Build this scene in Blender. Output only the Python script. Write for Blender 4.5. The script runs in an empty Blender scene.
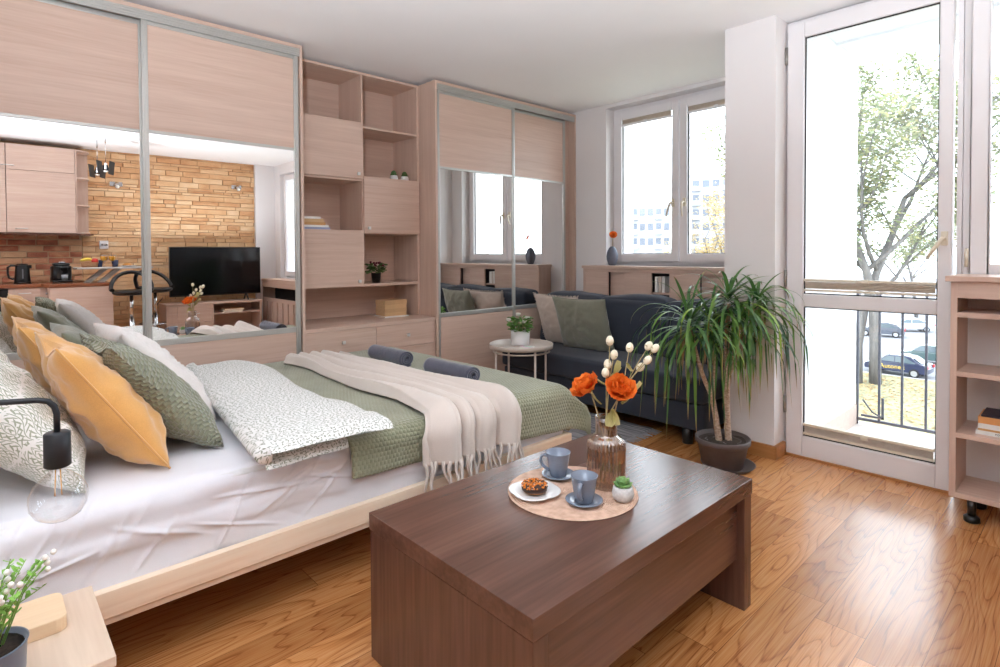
import bpy, bmesh, math, random
from mathutils import Vector, Matrix, noise
from math import sin, cos, pi, sqrt, radians
SC = bpy.context.scene
COL = SC.collection
R = random.Random(7)

# ------------------------------------------------------------------ objects
def tag(o, label=None, cat=None, group=None, kind=None):
    if label: o['label'] = label
    if cat: o['category'] = cat
    if group: o['group'] = group
    if kind: o['kind'] = kind
    return o

def thing(name, label, cat, loc=(0, 0, 0), rotz=0, group=None):
    o = bpy.data.objects.new(name, None)
    o.empty_display_size = .05
    COL.objects.link(o)
    o.location = loc
    o.rotation_euler = (0, 0, rotz)
    return tag(o, label, cat, group)

def copy_tree(o, parent=None):
    c = o.copy()
    COL.objects.link(c)
    if parent is not None: c.parent = parent
    for ch in list(o.children): copy_tree(ch, c)
    return c

def clone(src, loc, rotz=None, label=None, group=None):
    c = copy_tree(src)
    c.location = loc
    if rotz is not None: c.rotation_euler = (0, 0, rotz)
    if label: c['label'] = label
    if group: c['group'] = group
    return c

def root_loc(o):
    while o.parent is not None: o = o.parent
    return Vector(o.location)

def nz(x, y=0., z=0.):
    return noise.noise(Vector((x, y, z)))

class MB:
    """collects shapes; build() links them as one mesh object"""
    def __init__(s): s.v = []; s.f = []; s.uv = []; s.sm = []; s.mi = []; s.cur = 0
    def add(s, vs, fs, uvs=None, smooth=False):
        b = len(s.v)
        s.v += [tuple(p) for p in vs]
        for i, f in enumerate(fs):
            s.f.append([b + k for k in f]); s.sm.append(smooth); s.mi.append(s.cur)
            s.uv.append([uvs[k] for k in f] if uvs else [(0, 0)] * len(f))
        return s
    def box(s, x0, x1, y0, y1, z0, z1, M=None):
        if x0 > x1: x0, x1 = x1, x0
        if y0 > y1: y0, y1 = y1, y0
        if z0 > z1: z0, z1 = z1, z0
        vs = [Vector((x, y, z)) for z in (z0, z1) for y in (y0, y1) for x in (x0, x1)]
        if M: vs = [M @ p for p in vs]
        return s.add(vs, [(0, 2, 3, 1), (4, 5, 7, 6), (0, 1, 5, 4), (2, 6, 7, 3), (0, 4, 6, 2), (1, 3, 7, 5)])
    def prism(s, poly, z0, z1, M=None, smooth=False):
        n = len(poly)
        vs = [Vector((x, y, z0)) for x, y in poly] + [Vector((x, y, z1)) for x, y in poly]
        if M: vs = [M @ p for p in vs]
        s.add(vs, [tuple(range(n))[::-1], tuple(range(n, 2 * n))])
        return s.add(vs, [(i, (i + 1) % n, n + (i + 1) % n, n + i) for i in range(n)], smooth=smooth)
    def lathe(s, prof, c=(0, 0, 0), n=24, M=None, smooth=True, sx=1., sy=1., wob=None):
        vs = []; fs = []
        for r, z in prof:
            for k in range(n):
                a = 2 * pi * k / n
                rr = r * (wob(a, z) if wob else 1)
                p = Vector((rr * cos(a) * sx, rr * sin(a) * sy, z))
                if M: p = M @ p
                vs.append(p + Vector(c))
        m = len(prof)
        for i in range(m - 1):
            for k in range(n):
                k2 = (k + 1) % n
                fs.append((i * n + k, i * n + k2, (i + 1) * n + k2, (i + 1) * n + k))
        s.add(vs, fs, [(((q % n) / n), prof[q // n][1]) for q in range(len(vs))], smooth)
        if prof[0][0] > 1e-6: s.add(vs[:n], [tuple(range(n))[::-1]])
        if prof[-1][0] > 1e-6: s.add(vs[-n:], [tuple(range(n))])
        return s
    def cyl(s, p0, p1, r, n=12, r1=None, smooth=True):
        return s.tube([p0, p1], [r, r if r1 is None else r1], n, smooth)
    def tube(s, pts, r, n=8, smooth=True, flat=1., closed=False):
        pts = [Vector(p) for p in pts]
        m = len(pts)
        rs = r if isinstance(r, (list, tuple)) else [r] * m
        up = Vector((0, 0, 1))
        vs = []; fs = []
        prev = None
        for i, p in enumerate(pts):
            if closed: d = (pts[(i + 1) % m] - pts[i - 1])
            else: d = (pts[min(i + 1, m - 1)] - pts[max(i - 1, 0)])
            if d.length < 1e-9: d = up.copy()
            d.normalize()
            a = prev if prev is not None else (Vector((1, 0, 0)) if abs(d.z) > .9 else up)
            x = a - d * a.dot(d)
            if x.length < 1e-6: x = Vector((0, 1, 0)) - d * d.y
            x.normalize(); y = d.cross(x); prev = x
            for k in range(n):
                t = 2 * pi * k / n
                vs.append(p + (x * cos(t) + y * sin(t) * flat) * rs[i])
        seg = m if closed else m - 1
        for i in range(seg):
            j = (i + 1) % m
            for k in range(n):
                k2 = (k + 1) % n
                fs.append((i * n + k, i * n + k2, j * n + k2, j * n + k))
        s.add(vs, fs, smooth=smooth)
        if not closed:
            s.add(vs[:n], [tuple(range(n))[::-1]]); s.add(vs[-n:], [tuple(range(n))])
        return s
    def grid(s, fn, nu, nv, uvf=None, cu=False, cv=False, smooth=True):
        """fn(a,b) a,b in 0..1"""
        vs = []; uvs = []
        for j in range(nv + (0 if cv else 1)):
            for i in range(nu + (0 if cu else 1)):
                a, b = i / nu, j / nv
                vs.append(fn(a, b)); uvs.append(uvf(a, b) if uvf else (a, b))
        w = nu + (0 if cu else 1); h = nv + (0 if cv else 1)
        fs = []
        for j in range(nv):
            for i in range(nu):
                i2 = (i + 1) % w if cu else i + 1
                j2 = (j + 1) % h if cv else j + 1
                fs.append((j * w + i, j * w + i2, j2 * w + i2, j2 * w + i))
        return s.add(vs, fs, uvs, smooth)
    def ball(s, c, r, n=12, m=8, sc=(1, 1, 1), M=None, fn=None):
        vs = []; fs = []
        for j in range(m + 1):
            th = pi * j / m
            for k in range(n):
                a = 2 * pi * k / n
                p = Vector((sin(th) * cos(a) * sc[0], sin(th) * sin(a) * sc[1], -cos(th) * sc[2])) * r
                if fn: p = p * fn(p)
                if M: p = M @ p
                vs.append(p + Vector(c))
        for j in range(m):
            for k in range(n):
                k2 = (k + 1) % n
                fs.append((j * n + k, j * n + k2, (j + 1) * n + k2, (j + 1) * n + k))
        return s.add(vs, fs, smooth=True)
    def build(s, name, mat, parent=None, bevel=0., local=False, solid=0., sub=0, merge=True, seg=2, smooth=None):
        me = bpy.data.meshes.new(name)
        vs = [Vector(p) for p in s.v]
        o = bpy.data.objects.new(name, me)
        if parent is not None:
            o.parent = parent
            if not local:
                rl = root_loc(parent); vs = [p - rl for p in vs]
        elif not local:
            lo = [min(p[i] for p in vs) for i in range(3)]; hi = [max(p[i] for p in vs) for i in range(3)]
            c = Vector(((lo[0] + hi[0]) / 2, (lo[1] + hi[1]) / 2, lo[2]))
            vs = [p - c for p in vs]; o.location = c
        me.from_pydata([tuple(p) for p in vs], [], s.f)
        uvl = me.uv_layers.new(name='UVMap')
        k = 0
        for f in s.uv:
            for q in f: uvl.data[k].uv = q; k += 1
        for i, p in enumerate(me.polygons):
            p.use_smooth = s.sm[i] if smooth is None else smooth
            p.material_index = s.mi[i]
        for mm in (mat if isinstance(mat, (list, tuple)) else [mat]): me.materials.append(getattr(mm, 'm', mm))
        if merge:
            bm = bmesh.new(); bm.from_mesh(me)
            bmesh.ops.remove_doubles(bm, verts=bm.verts, dist=1e-5)
            bmesh.ops.recalc_face_normals(bm, faces=bm.faces)
            bm.to_mesh(me); bm.free()
        COL.objects.link(o)
        if sub:
            md = o.modifiers.new('sub', 'SUBSURF'); md.levels = sub; md.render_levels = sub
        if solid:
            md = o.modifiers.new('solid', 'SOLIDIFY'); md.thickness = solid; md.offset = 0
        if bevel:
            md = o.modifiers.new('bevel', 'BEVEL'); md.width = bevel; md.segments = seg
            md.limit_method = 'ANGLE'; md.angle_limit = radians(40)
        return o

def struct(name, bm, mat, parent=None, bevel=0., **k):
    o = bm.build(name, mat, parent, bevel, **k)
    if parent is None: o['kind'] = 'structure'
    return o

def text_mesh(name, body, size, mat, parent, loc, rot, depth=.001, sx=1.):
    c = bpy.data.curves.new(name, 'FONT'); c.body = body; c.size = size; c.extrude = depth
    c.align_x = 'CENTER'; c.align_y = 'CENTER'
    t = bpy.data.objects.new(name + '_tmp', c); COL.objects.link(t)
    dg = bpy.context.evaluated_depsgraph_get()
    me = bpy.data.meshes.new_from_object(t.evaluated_get(dg))
    bpy.data.objects.remove(t)
    o = bpy.data.objects.new(name, me); COL.objects.link(o)
    me.materials.clear(); me.materials.append(mat)
    M = Matrix.Translation(loc) @ rot.to_4x4() @ Matrix.Diagonal((sx, 1, 1, 1))
    me.transform(M)
    if parent is not None: o.parent = parent
    return o

# ------------------------------------------------------------------ materials
class NT:
    def __init__(s, name):
        s.m = bpy.data.materials.new(name); s.m.use_nodes = True
        s.t = s.m.node_tree; s.t.nodes.clear()
        s.out = s.t.nodes.new('ShaderNodeOutputMaterial')
        s.b = s.t.nodes.new('ShaderNodeBsdfPrincipled')
        s.t.links.new(s.b.outputs[0], s.out.inputs[0])
    def set(s, sock, val):
        if isinstance(val, bpy.types.NodeSocket): s.t.links.new(val, sock)
        elif val is not None:
            if isinstance(val, (tuple, list)) and len(val) == 3 and sock.type == 'RGBA': val = (*val, 1)
            sock.default_value = val
    def n(s, typ, ins=None, out=0, **attr):
        nd = s.t.nodes.new('ShaderNode' + typ)
        for k, v in attr.items(): setattr(nd, k, v)
        for k, v in (ins or {}).items(): s.set(nd.inputs[k], v)
        return nd.outputs[out]
    def math(s, op, a, b=None, c=None):
        d = {0: a}
        if b is not None: d[1] = b
        if c is not None: d[2] = c
        return s.n('Math', d, operation=op)
    def vmath(s, op, a, b=None):
        d = {0: a}
        if b is not None: d[1] = b
        return s.n('VectorMath', d, operation=op)
    def mix(s, f, a, b, mode='MIX'):
        nd = s.t.nodes.new('ShaderNodeMix'); nd.data_type = 'RGBA'; nd.blend_type = mode
        s.set(nd.inputs[0], f); s.set(nd.inputs[6], a); s.set(nd.inputs[7], b)
        return nd.outputs[2]
    def ramp(s, f, stops, interp='LINEAR'):
        nd = s.t.nodes.new('ShaderNodeValToRGB'); s.set(nd.inputs[0], f)
        cr = nd.color_ramp; cr.interpolation = interp
        while len(cr.elements) < len(stops): cr.elements.new(.5)
        for e, (p, c) in zip(cr.elements, stops):
            e.position = p; e.color = (*c, 1) if len(c) == 3 else c
        return nd.outputs[0]
    def sep(s, v):
        nd = s.t.nodes.new('ShaderNodeSeparateXYZ'); s.set(nd.inputs[0], v); return nd.outputs
    def comb(s, x=0., y=0., z=0.): return s.n('CombineXYZ', {0: x, 1: y, 2: z})
    def p(s, **k):
        names = dict(color='Base Color', rough='Roughness', metal='Metallic', normal='Normal', spec='Specular IOR Level',
                     trans='Transmission Weight', ior='IOR', sheen='Sheen Weight', sss='Subsurface Weight', coat='Coat Weight',
                     coatr='Coat Roughness', emit='Emission Color', emits='Emission Strength', alpha='Alpha')
        for a, v in k.items(): s.set(s.b.inputs[names[a]], v)
        return s.m
    def bump(s, h, strength=.3, dist=.002):
        return s.n('Bump', {'Strength': strength, 'Distance': dist, 'Height': h})
    def obj(s): return s.n('TexCoord', out=3)
    def uv(s): return s.n('TexCoord', out=2)

def lin(r, g, b):
    f = lambda c: (c / 255 / 12.92) if c <= 10 else ((c / 255 + .055) / 1.055) ** 2.4
    return (f(r), f(g), f(b))

MATS = {}
def plain(name, col, rough=.5, metal=0., var=.06, scale=30., bump=0., spec=.5, **k):
    """a slightly mottled procedural material"""
    if name in MATS: return MATS[name]
    m = NT(name)
    nn = m.n('TexNoise', {'Vector': m.obj(), 'Scale': scale, 'Detail': 3.})
    lo = tuple(c * (1 - var) for c in col); hi = tuple(min(1, c * (1 + var)) for c in col)
    kw = dict(color=m.ramp(nn, [(.3, lo), (.7, hi)]), rough=rough, metal=metal, spec=spec)
    if bump: kw['normal'] = m.bump(nn, bump, .002)
    kw.update(k)
    MATS[name] = m.p(**kw)
    return MATS[name]

def wood(name, c1, c2, axis='X', rough=.45, along=.8, across=16., c3=None, contour=0., bump=.06, spec=.4, knots=False):
    key = name + axis
    if key in MATS: return MATS[key]
    m = NT(key)
    rnd = m.n('ObjectInfo', out=5)
    off = m.n('VectorMath', {0: m.comb(m.math('MULTIPLY', rnd, 31.), m.math('MULTIPLY', rnd, 17.), m.math('MULTIPLY', rnd, 47.)), 1: m.obj()}, operation='ADD')
    sc = {'X': (along, across, across), 'Y': (across, along, across), 'Z': (across, across, along)}[axis]
    v = m.vmath('MULTIPLY', off, sc)
    n1 = m.n('TexNoise', {'Vector': v, 'Scale': 1., 'Detail': 6., 'Roughness': .62, 'Distortion': .25})
    fine = m.n('TexNoise', {'Vector': m.vmath('MULTIPLY', off, tuple(q * 5 for q in sc)), 'Scale': 1., 'Detail': 2.})
    if contour:
        n0 = m.n('TexNoise', {'Vector': m.vmath('MULTIPLY', off, tuple(q * .28 for q in sc)), 'Scale': 1., 'Detail': 1.5, 'Distortion': .3})
        ring = m.math('SINE', m.math('MULTIPLY', n0, contour))
        n1 = m.math('ADD', m.math('MULTIPLY', n1, .6), m.math('MULTIPLY_ADD', ring, .16, .2))
    f = m.math('MULTIPLY_ADD', fine, .35, m.math('MULTIPLY', n1, .65))
    stops = [(.3, c1), (.68, c2)] if c3 is None else [(.3, c1), (.48, c2), (.7, c3)]
    col = m.ramp(f, stops)
    if knots:
        vo = m.n('TexVoronoi', {'Vector': m.vmath('MULTIPLY', off, tuple((.55 if q == along else 6.) * 2.2 for q in sc)), 'Scale': 1.}, out=0)
        k = m.ramp(vo, [(.05, (1, 1, 1)), (.12, (0, 0, 0))])
        col = m.mix(k, col, lin(150, 88, 48))
    MATS[key] = m.p(color=col, rough=rough, spec=spec, normal=m.bump(f, bump, .002))
    return MATS[key]

def lightwood(a='X'): return wood('light_oak_laminate', lin(192, 162, 145), lin(211, 185, 169), a, .42, .9, 22.)
def walnut(a='X'): return wood('walnut_laminate', lin(80, 54, 45), lin(98, 68, 57), a, .22, .8, 16., contour=9., c3=lin(114, 82, 69), spec=.6, bump=.004)
def pine(a='X'): return wood('pine', lin(222, 190, 160), lin(236, 212, 186), a, .5, .7, 14., contour=24., knots=True, c3=lin(243, 226, 204))
WHITE = plain('white_wall_paint', lin(226, 222, 221), .85, var=.012, scale=3.)
CEIL = plain('white_ceiling_paint', lin(241, 239, 239), .9, var=.01, scale=2.)
PVC = plain('white_window_plastic', lin(228, 225, 226), .35, var=.01, scale=4.)
ALU = plain('brushed_aluminium', lin(192, 192, 188), .40, .7, var=.015, scale=20.)
CHROME = plain('chrome', lin(205, 205, 205), .12, 1., var=.02)
SATIN = plain('satin_nickel', lin(214, 214, 212), .42, .55, var=.03)
BLACKM = plain('black_metal', lin(38, 40, 44), .45, .3, var=.08)
BLACKP = plain('black_plastic', lin(18, 18, 20), .3, 0., var=.08)
MIRROR = plain('mirror_glass', (.86, .85, .84), .0, 1., var=.0)
DARKGAP = plain('dark_gap', lin(40, 36, 34), .8)

def glass_pane():
    m = NT('window_glass')
    tr = m.n('BsdfTransparent', {0: (.97, .98, .98, 1)})
    gl = m.n('BsdfGlossy', {'Color': (1, 1, 1, 1), 'Roughness': .0})
    fr = m.math('MULTIPLY_ADD', m.math('POWER', m.n('LayerWeight', {0: .5}, out=1), 5.), .8, .035)
    mx = m.n('MixShader', {0: fr, 1: tr, 2: gl})
    m.t.links.new(mx, m.out.inputs[0]); m.t.nodes.remove(m.b)
    return m.m
GLASS = glass_pane()

def clear_glass(name, col, rough=.02, tint=.9, base=.045):
    """thin blown glass: see-through with fresnel reflections"""
    m = NT(name)
    nn = m.n('TexNoise', {'Vector': m.obj(), 'Scale': 12.})
    c = m.mix(nn, tuple(q * .94 for q in col), col)
    tr = m.n('BsdfTransparent', {0: c})
    gl = m.n('BsdfGlossy', {'Color': (1, 1, 1, 1), 'Roughness': rough})
    fr = m.math('MULTIPLY_ADD', m.math('POWER', m.n('LayerWeight', {0: .5}, out=1), 3.5), tint * .75, base)
    mx = m.n('MixShader', {0: fr, 1: tr, 2: gl})
    m.t.links.new(mx, m.out.inputs[0]); m.t.nodes.remove(m.b)
    return m.m

def floor_mat():
    m = NT('oak_floor_planks')
    o = m.obj(); x, y, z = m.sep(o)
    W, L = .145, 1.22
    yy = m.math('DIVIDE', m.math('SUBTRACT', y, .535), W)
    row = m.math('FLOOR', yy); fy = m.math('FRACT', yy)
    rr = m.n('TexWhiteNoise', {'W': row}, noise_dimensions='1D', out=0)
    xx = m.math('DIVIDE', m.math('ADD', x, m.math('MULTIPLY', rr, 5.3)), L)
    c = m.math('FLOOR', xx); fx = m.math('FRACT', xx)
    idn = m.n('TexWhiteNoise', {'Vector': m.comb(row, c, 0.)}, noise_dimensions='2D', out=0)
    idc = m.n('TexWhiteNoise', {'Vector': m.comb(c, row, 3.)}, noise_dimensions='3D', out=0)
    # cathedral figure: contour lines of a stretched noise, its own per plank
    v = m.comb(m.math('MULTIPLY_ADD', idn, 40., m.math('MULTIPLY', x, 1.1)), m.math('MULTIPLY', fy, 1.15), m.math('MULTIPLY', idn, 90.))
    n0 = m.n('TexNoise', {'Vector': v, 'Scale': 1.15, 'Detail': 1.2, 'Roughness': .45, 'Distortion': .1})
    ring = m.math('FRACT', m.math('MULTIPLY', n0, 13.))
    ringd = m.ramp(ring, [(0., (.0,) * 3), (.10, (.55,) * 3), (.5, (1.,) * 3), (.92, (.85,) * 3), (1., (.0,) * 3)])
    fib = m.n('TexNoise', {'Vector': m.comb(m.math('MULTIPLY', x, 4.), m.math('MULTIPLY', y, 260.), idn), 'Scale': 1., 'Detail': 3.})
    f = m.math('ADD', m.math('MULTIPLY', ringd, .25), m.math('MULTIPLY', fib, .66))
    col = m.ramp(f, [(.26, lin(138, 84, 44)), (.50, lin(186, 126, 74)), (.80, lin(208, 158, 106))])
    tone = m.ramp(idc, [(0., (.80, .74, .68)), (.5, (1., 1., 1.)), (1., (1.18, 1.2, 1.2))])
    col = m.mix(1., col, tone, 'MULTIPLY')
    ey = m.math('MINIMUM', fy, m.math('SUBTRACT', 1., fy)); ex = m.math('MINIMUM', fx, m.math('SUBTRACT', 1., fx))
    gap = m.math('MAXIMUM', m.math('LESS_THAN', ey, .006), m.math('LESS_THAN', ex, .0008))
    col = m.mix(gap, col, lin(112, 68, 36))
    h = m.math('SUBTRACT', m.math('MULTIPLY', f, .25), m.math('MULTIPLY', gap, .7))
    return m.p(color=col, rough=m.math('MULTIPLY_ADD', fib, .10, .19), spec=1., normal=m.bump(h, .04, .001))
FLOOR = floor_mat()
# ------------------------------------------------------------------ the room
ZC = 2.568
struct('floor', MB().box(-.9, 3.62, -1.95, 4.2, -.08, 0).box(3.62, 4.75, 1.62, 4.2, -.08, 0), FLOOR)
struct('ceiling', MB().box(-1.0, 3.62, -1.95, 4.3, ZC, ZC + .12).box(3.62, 4.75, 1.3, 4.3, ZC, ZC + .12), CEIL)
struct('wall_back', MB().box(-1.0, 4.75, 4.15, 4.3, 0, ZC), WHITE)
struct('wall_left', MB().box(-1.0, -.9, -1.95, 4.15, 0, ZC), WHITE)
# window wall of the alcove: pier by the wardrobe, parapet, lintel
struct('wall_alcove', MB().box(4.284, 4.72, 3.165, 4.15, 0, ZC).box(4.284, 4.72, 1.612, 3.165, 0, 1.09)
       .box(4.284, 4.72, 1.612, 3.165, 2.535, ZC).box(4.284, 4.72, 1.612, 1.80, 1.09, 2.535), WHITE)
struct('wall_pillar', MB().box(3.391, 4.72, 1.312, 1.612, 0, ZC), WHITE)
# window wall beside the balcony door
struct('wall_right', MB().box(3.53, 3.75, -.80, .49, 0, 1.06).box(3.53, 3.75, -.80, .49, 2.55, ZC)
       .box(3.42, 3.75, -1.95, -1.54, 0, ZC).box(3.42, 3.75, -.95, -.80, 0, ZC)
       .box(3.42, 3.75, -1.54, -.95, 0, .85).box(3.42, 3.75, -1.54, -.95, 2.42, ZC), WHITE)
BASE = wood('oak_skirting', lin(160, 104, 56), lin(192, 138, 86), 'Y', .4, .9, 18.)
struct('baseboard_pillar', MB().box(3.372, 3.391, 1.293, 1.63, 0, .078).box(3.372, 3.52, 1.293, 1.312, 0, .078), BASE, bevel=.003)
struct('baseboard_right', MB().box(3.51, 3.53, -.80, .47, 0, .078), BASE, bevel=.003)
struct('baseboard_alcove', MB().box(4.264, 4.284, 1.63, 3.5, 0, .078), BASE, bevel=.003)
struct('trim_threshold', MB().box(3.52, 3.62, .49, 1.312, 0, .012), wood('oak_skirting', lin(160, 104, 56), lin(192, 138, 86), 'Y'), bevel=.002)

def blind_mat():
    m = NT('beige_pleated_fabric'); c = m.ramp(m.n('TexNoise', {'Vector': m.obj(), 'Scale': 40.}), [(.3, lin(208, 196, 184)), (.7, lin(218, 207, 196))])
    tl = m.n('BsdfTranslucent', {0: c}); m.p(color=c, rough=.8)
    mx = m.n('MixShader', {0: .3, 1: m.b.outputs[0], 2: tl}); m.t.links.new(mx, m.out.inputs[0]); return m.m
BLIND = blind_mat()
CREAM = plain('cream_plastic', lin(222, 212, 192), .35, var=.02)
HINGE = plain('grey_hinge_metal', lin(160, 158, 152), .35, .8)

def frame_x(bm, x0, x1, ya, yb, z0, z1, w, wb=None, wt=None):
    """rectangular frame lying in a plane of constant x"""
    wb = w if wb is None else wb; wt = w if wt is None else wt
    bm.box(x0, x1, ya, ya + w, z0, z1); bm.box(x0, x1, yb - w, yb, z0, z1)
    bm.box(x0, x1, ya + w, yb - w, z0, z0 + wb); bm.box(x0, x1, ya + w, yb - w, z1 - wt, z1)
    return bm

def pleats(x, ya, yb, z0, z1, n):
    """folded pleated blind between two slim rails"""
    b = MB(); h = (z1 - z0)
    pts = []
    for k in range(n + 1):
        pts.append((x - (.006 if k % 2 else .016), z0 + h * .22 + h * .56 * k / n))
    for k in range(n):
        (xa, za), (xb, zb) = pts[k], pts[k + 1]
        b.add([(xa, ya, za), (xa, yb, za), (xb, yb, zb), (xb, ya, zb)], [(0, 1, 2, 3)])
        b.add([(x, ya, za), (x, yb, za), (x, yb, zb), (x, ya, zb)], [(0, 1, 2, 3)])
    return b

def handle(x, y, z, parent, lean=0., mat=CREAM):
    b = MB()
    b.box(x - .012, x, y - .014, y + .014, z - .035, z + .035)
    b.cyl((x - .012, y, z), (x - .045, y, z), .009, 10)
    d = Vector((0, sin(lean), -cos(lean)))
    p = Vector((x - .045, y, z + .004)); pts = [p, p + d * .03 + Vector((-.004, 0, 0)), p + d * .075 + Vector((-.006, 0, 0)), p + d * .125 + Vector((.004, 0, 0))]
    b.tube(pts, [.010, .011, .010, .008], 10, flat=.75)
    return b.build('handle', mat, parent, bevel=.003)

# window 1, in the alcove
w1 = thing('window_1', 'white two-sash window above the slatted cabinet in the alcove', 'window', (4.36, 2.48, 1.10)); w1['kind'] = 'structure'
del w1['category']
frame_x(MB(), 4.355, 4.43, 1.80, 3.165, 1.09, 2.535, .035).build('window_frame', PVC, w1, bevel=.004)
struct('trim_sill', MB().box(4.48, 4.78, 1.80, 3.165, 1.06, 1.085), PVC, bevel=.004)
for ya, yb, hy, ln in ((2.487, 3.13, 2.535, .35), (1.835, 2.475, 2.43, 0.)):
    f = frame_x(MB(), 4.335, 4.40, ya, yb, 1.125, 2.50, .062, .07, .062)
    s = f.build('sash', PVC, w1, bevel=.006)
    MB().box(4.372, 4.378, ya + .062, yb - .062, 1.195, 2.438).build('glass_pane', GLASS, s)
    frame_x(MB(), 4.362, 4.369, ya + .058, yb - .058, 1.19, 2.442, .010).build('gasket', DARKGAP, s)
    handle(4.335, hy, 1.63, s, ln)
    bl = pleats(4.352, ya + .075, yb - .075, 2.372, 2.436, 8)
    bb = bl.build('pleated_blind', BLIND, s)
    MB().box(4.332, 4.354, ya + .07, yb - .07, 2.424, 2.442).box(4.332, 4.354, ya + .07, yb - .07, 2.366, 2.384).box(4.326, 4.334, (ya + yb) / 2 - .018, (ya + yb) / 2 + .018, 2.378, 2.392).build('blind_rail', PVC, bb, bevel=.002)

w1.location.x += .045
# balcony door
d1 = thing('door_1', 'tall white glazed balcony door beside the pillar', 'door', (3.55, .9, 0)); d1['kind'] = 'structure'
del d1['category']
f = MB(); f.box(3.56, 3.62, 1.282, 1.312, 0, 2.56).box(3.56, 3.62, .49, .512, 0, 2.56).box(3.56, 3.62, .512, 1.282, 2.525, 2.56).box(3.56, 3.62, .512, 1.282, 0, .02)
f.build('door_frame', PVC, d1, bevel=.003)
s = MB(); ya, yb = .524, 1.296
s.box(3.525, 3.59, ya, .580, .012, 2.535).box(3.525, 3.59, 1.207, yb, .012, 2.535)
s.box(3.525, 3.59, .580, 1.207, .012, .128).box(3.525, 3.59, .580, 1.207, 2.448, 2.535).box(3.525, 3.59, .580, 1.207, .888, .962)
dl = s.build('door_leaf', PVC, d1, bevel=.006)
for z0, z1 in ((.128, .888), (.962, 2.448)):
    MB().box(3.556, 3.562, .580, 1.207, z0, z1).build('glass_pane', GLASS, dl)
    frame_x(MB(), 3.545, 3.552, .576, 1.211, z0 - .004, z1 + .004, .010).build('gasket', DARKGAP, dl)
handle(3.525, .552, 1.27, dl, .55)
hb = MB()
for z in (.30, 1.05, 2.36): hb.cyl((3.527, 1.303, z - .05), (3.527, 1.303, z + .05), .008, 10)
hb.build('hinge', HINGE, dl)
for z0, z1, tab in ((.978, 1.050, 1.045), (.140, .205, .190)):
    bb = pleats(3.547, .590, 1.197, z0, z1, 10).build('pleated_blind', BLIND, dl)
    MB().box(3.528, 3.548, .585, 1.203, z1 - .014, z1).box(3.528, 3.548, .585, 1.203, z0, z0 + .012).box(3.518, 3.529, .875, .908, tab - .012, tab + .008).build('blind_rail', CREAM, bb, bevel=.002)

# window 2, beside the balcony door
w2 = thing('window_2', 'white window above the open bookcase at the right edge', 'window', (3.56, -.15, 1.07)); w2['kind'] = 'structure'
del w2['category']
frame_x(MB(), 3.56, 3.62, -.80, .488, 1.06, 2.55, .030).build('window_frame', PVC, w2, bevel=.004)
for ya, yb in ((-.155, .455), (-.775, -.165)):
    s = frame_x(MB(), 3.525, 3.59, ya, yb, 1.075, 2.535, .07).build('sash', PVC, w2, bevel=.006)
    MB().box(3.556, 3.562, ya + .07, yb - .07, 1.145, 2.465).build('glass_pane', GLASS, s)
    hb = MB().cyl((3.523, yb + .012, 1.13), (3.523, yb + .012, 1.22), .008, 10).build('hinge', CREAM, s)
# window 3, further along the same wall, seen in the mirror
w3 = thing('window_3', 'narrow white window beyond the bookcase, seen in the wardrobe mirror', 'window', (3.5, -1.25, .85)); w3['kind'] = 'structure'
del w3['category']
frame_x(MB(), 3.50, 3.56, -1.54, -.95, .85, 2.42, .030).build('window_frame', PVC, w3, bevel=.004)
s = frame_x(MB(), 3.47, 3.53, -1.515, -.975, .875, 2.395, .07).build('sash', PVC, w3, bevel=.006)
MB().box(3.50, 3.506, -1.445, -1.045, .945, 2.325).build('glass_pane', GLASS, s)

# balcony (loggia)
STUCCO = plain('white_stucco', lin(232, 234, 238), .9, var=.03, scale=40., bump=.5)
TILE = plain('pale_stone_tile', lin(206, 198, 192), .7, var=.05, scale=9.)
SKIRTT = plain('terrazzo_skirting', lin(200, 180, 168), .7, var=.1, scale=60.)
struct('wall_loggia', MB().box(3.62, 4.72, 1.25, 1.312, -.3, 2.75).box(3.75, 4.72, -1.0, -.9, -.3, 2.75), STUCCO)
struct('floor_loggia', MB().box(3.62, 4.78, -1.0, 1.25, -.25, -.05), TILE)
struct('trim_loggia', MB().box(3.75, 4.70, 1.235, 1.25, -.05, .09), SKIRTT, bevel=.002)
struct('ceiling_loggia', MB().box(3.62, 4.78, -1.0, 1.312, 2.60, 2.75).box(4.24, 4.30, -.9, 1.25, 2.585, 2.60), STUCCO)
RAILM = plain('grey_painted_iron', lin(92, 94, 104), .5, .2)
rl = thing('balcony_railing', 'dark metal balcony railing of slim vertical bars outside the door', 'railing', (4.70, .2, -.05))
MB().box(4.685, 4.715, -.9, 1.25, .955, .985).box(4.69, 4.71, -.9, 1.25, -.02, 0.).build('rail', RAILM, rl, bevel=.003)
for k in range(16):
    y = 1.232 - k * .135
    MB().box(4.693, 4.707, y - .007, y + .007, -.02 if k not in (0, 15) else -.05, .955).build('bar', RAILM, rl)
MB().box(4.66, 4.67, 1.06, 1.075, .02, .17).box(4.66, 4.67, 1.06, 1.20, .02, .035).tube([(4.665, 1.19, .14), (4.665, 1.13, .06), (4.665, 1.07, .03)], .006, 6).build('bracket', RAILM, rl)
# ------------------------------------------------------------------ wardrobe wall
LX, LZ, LY = lightwood('X'), lightwood('Z'), lightwood('Y')

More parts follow.
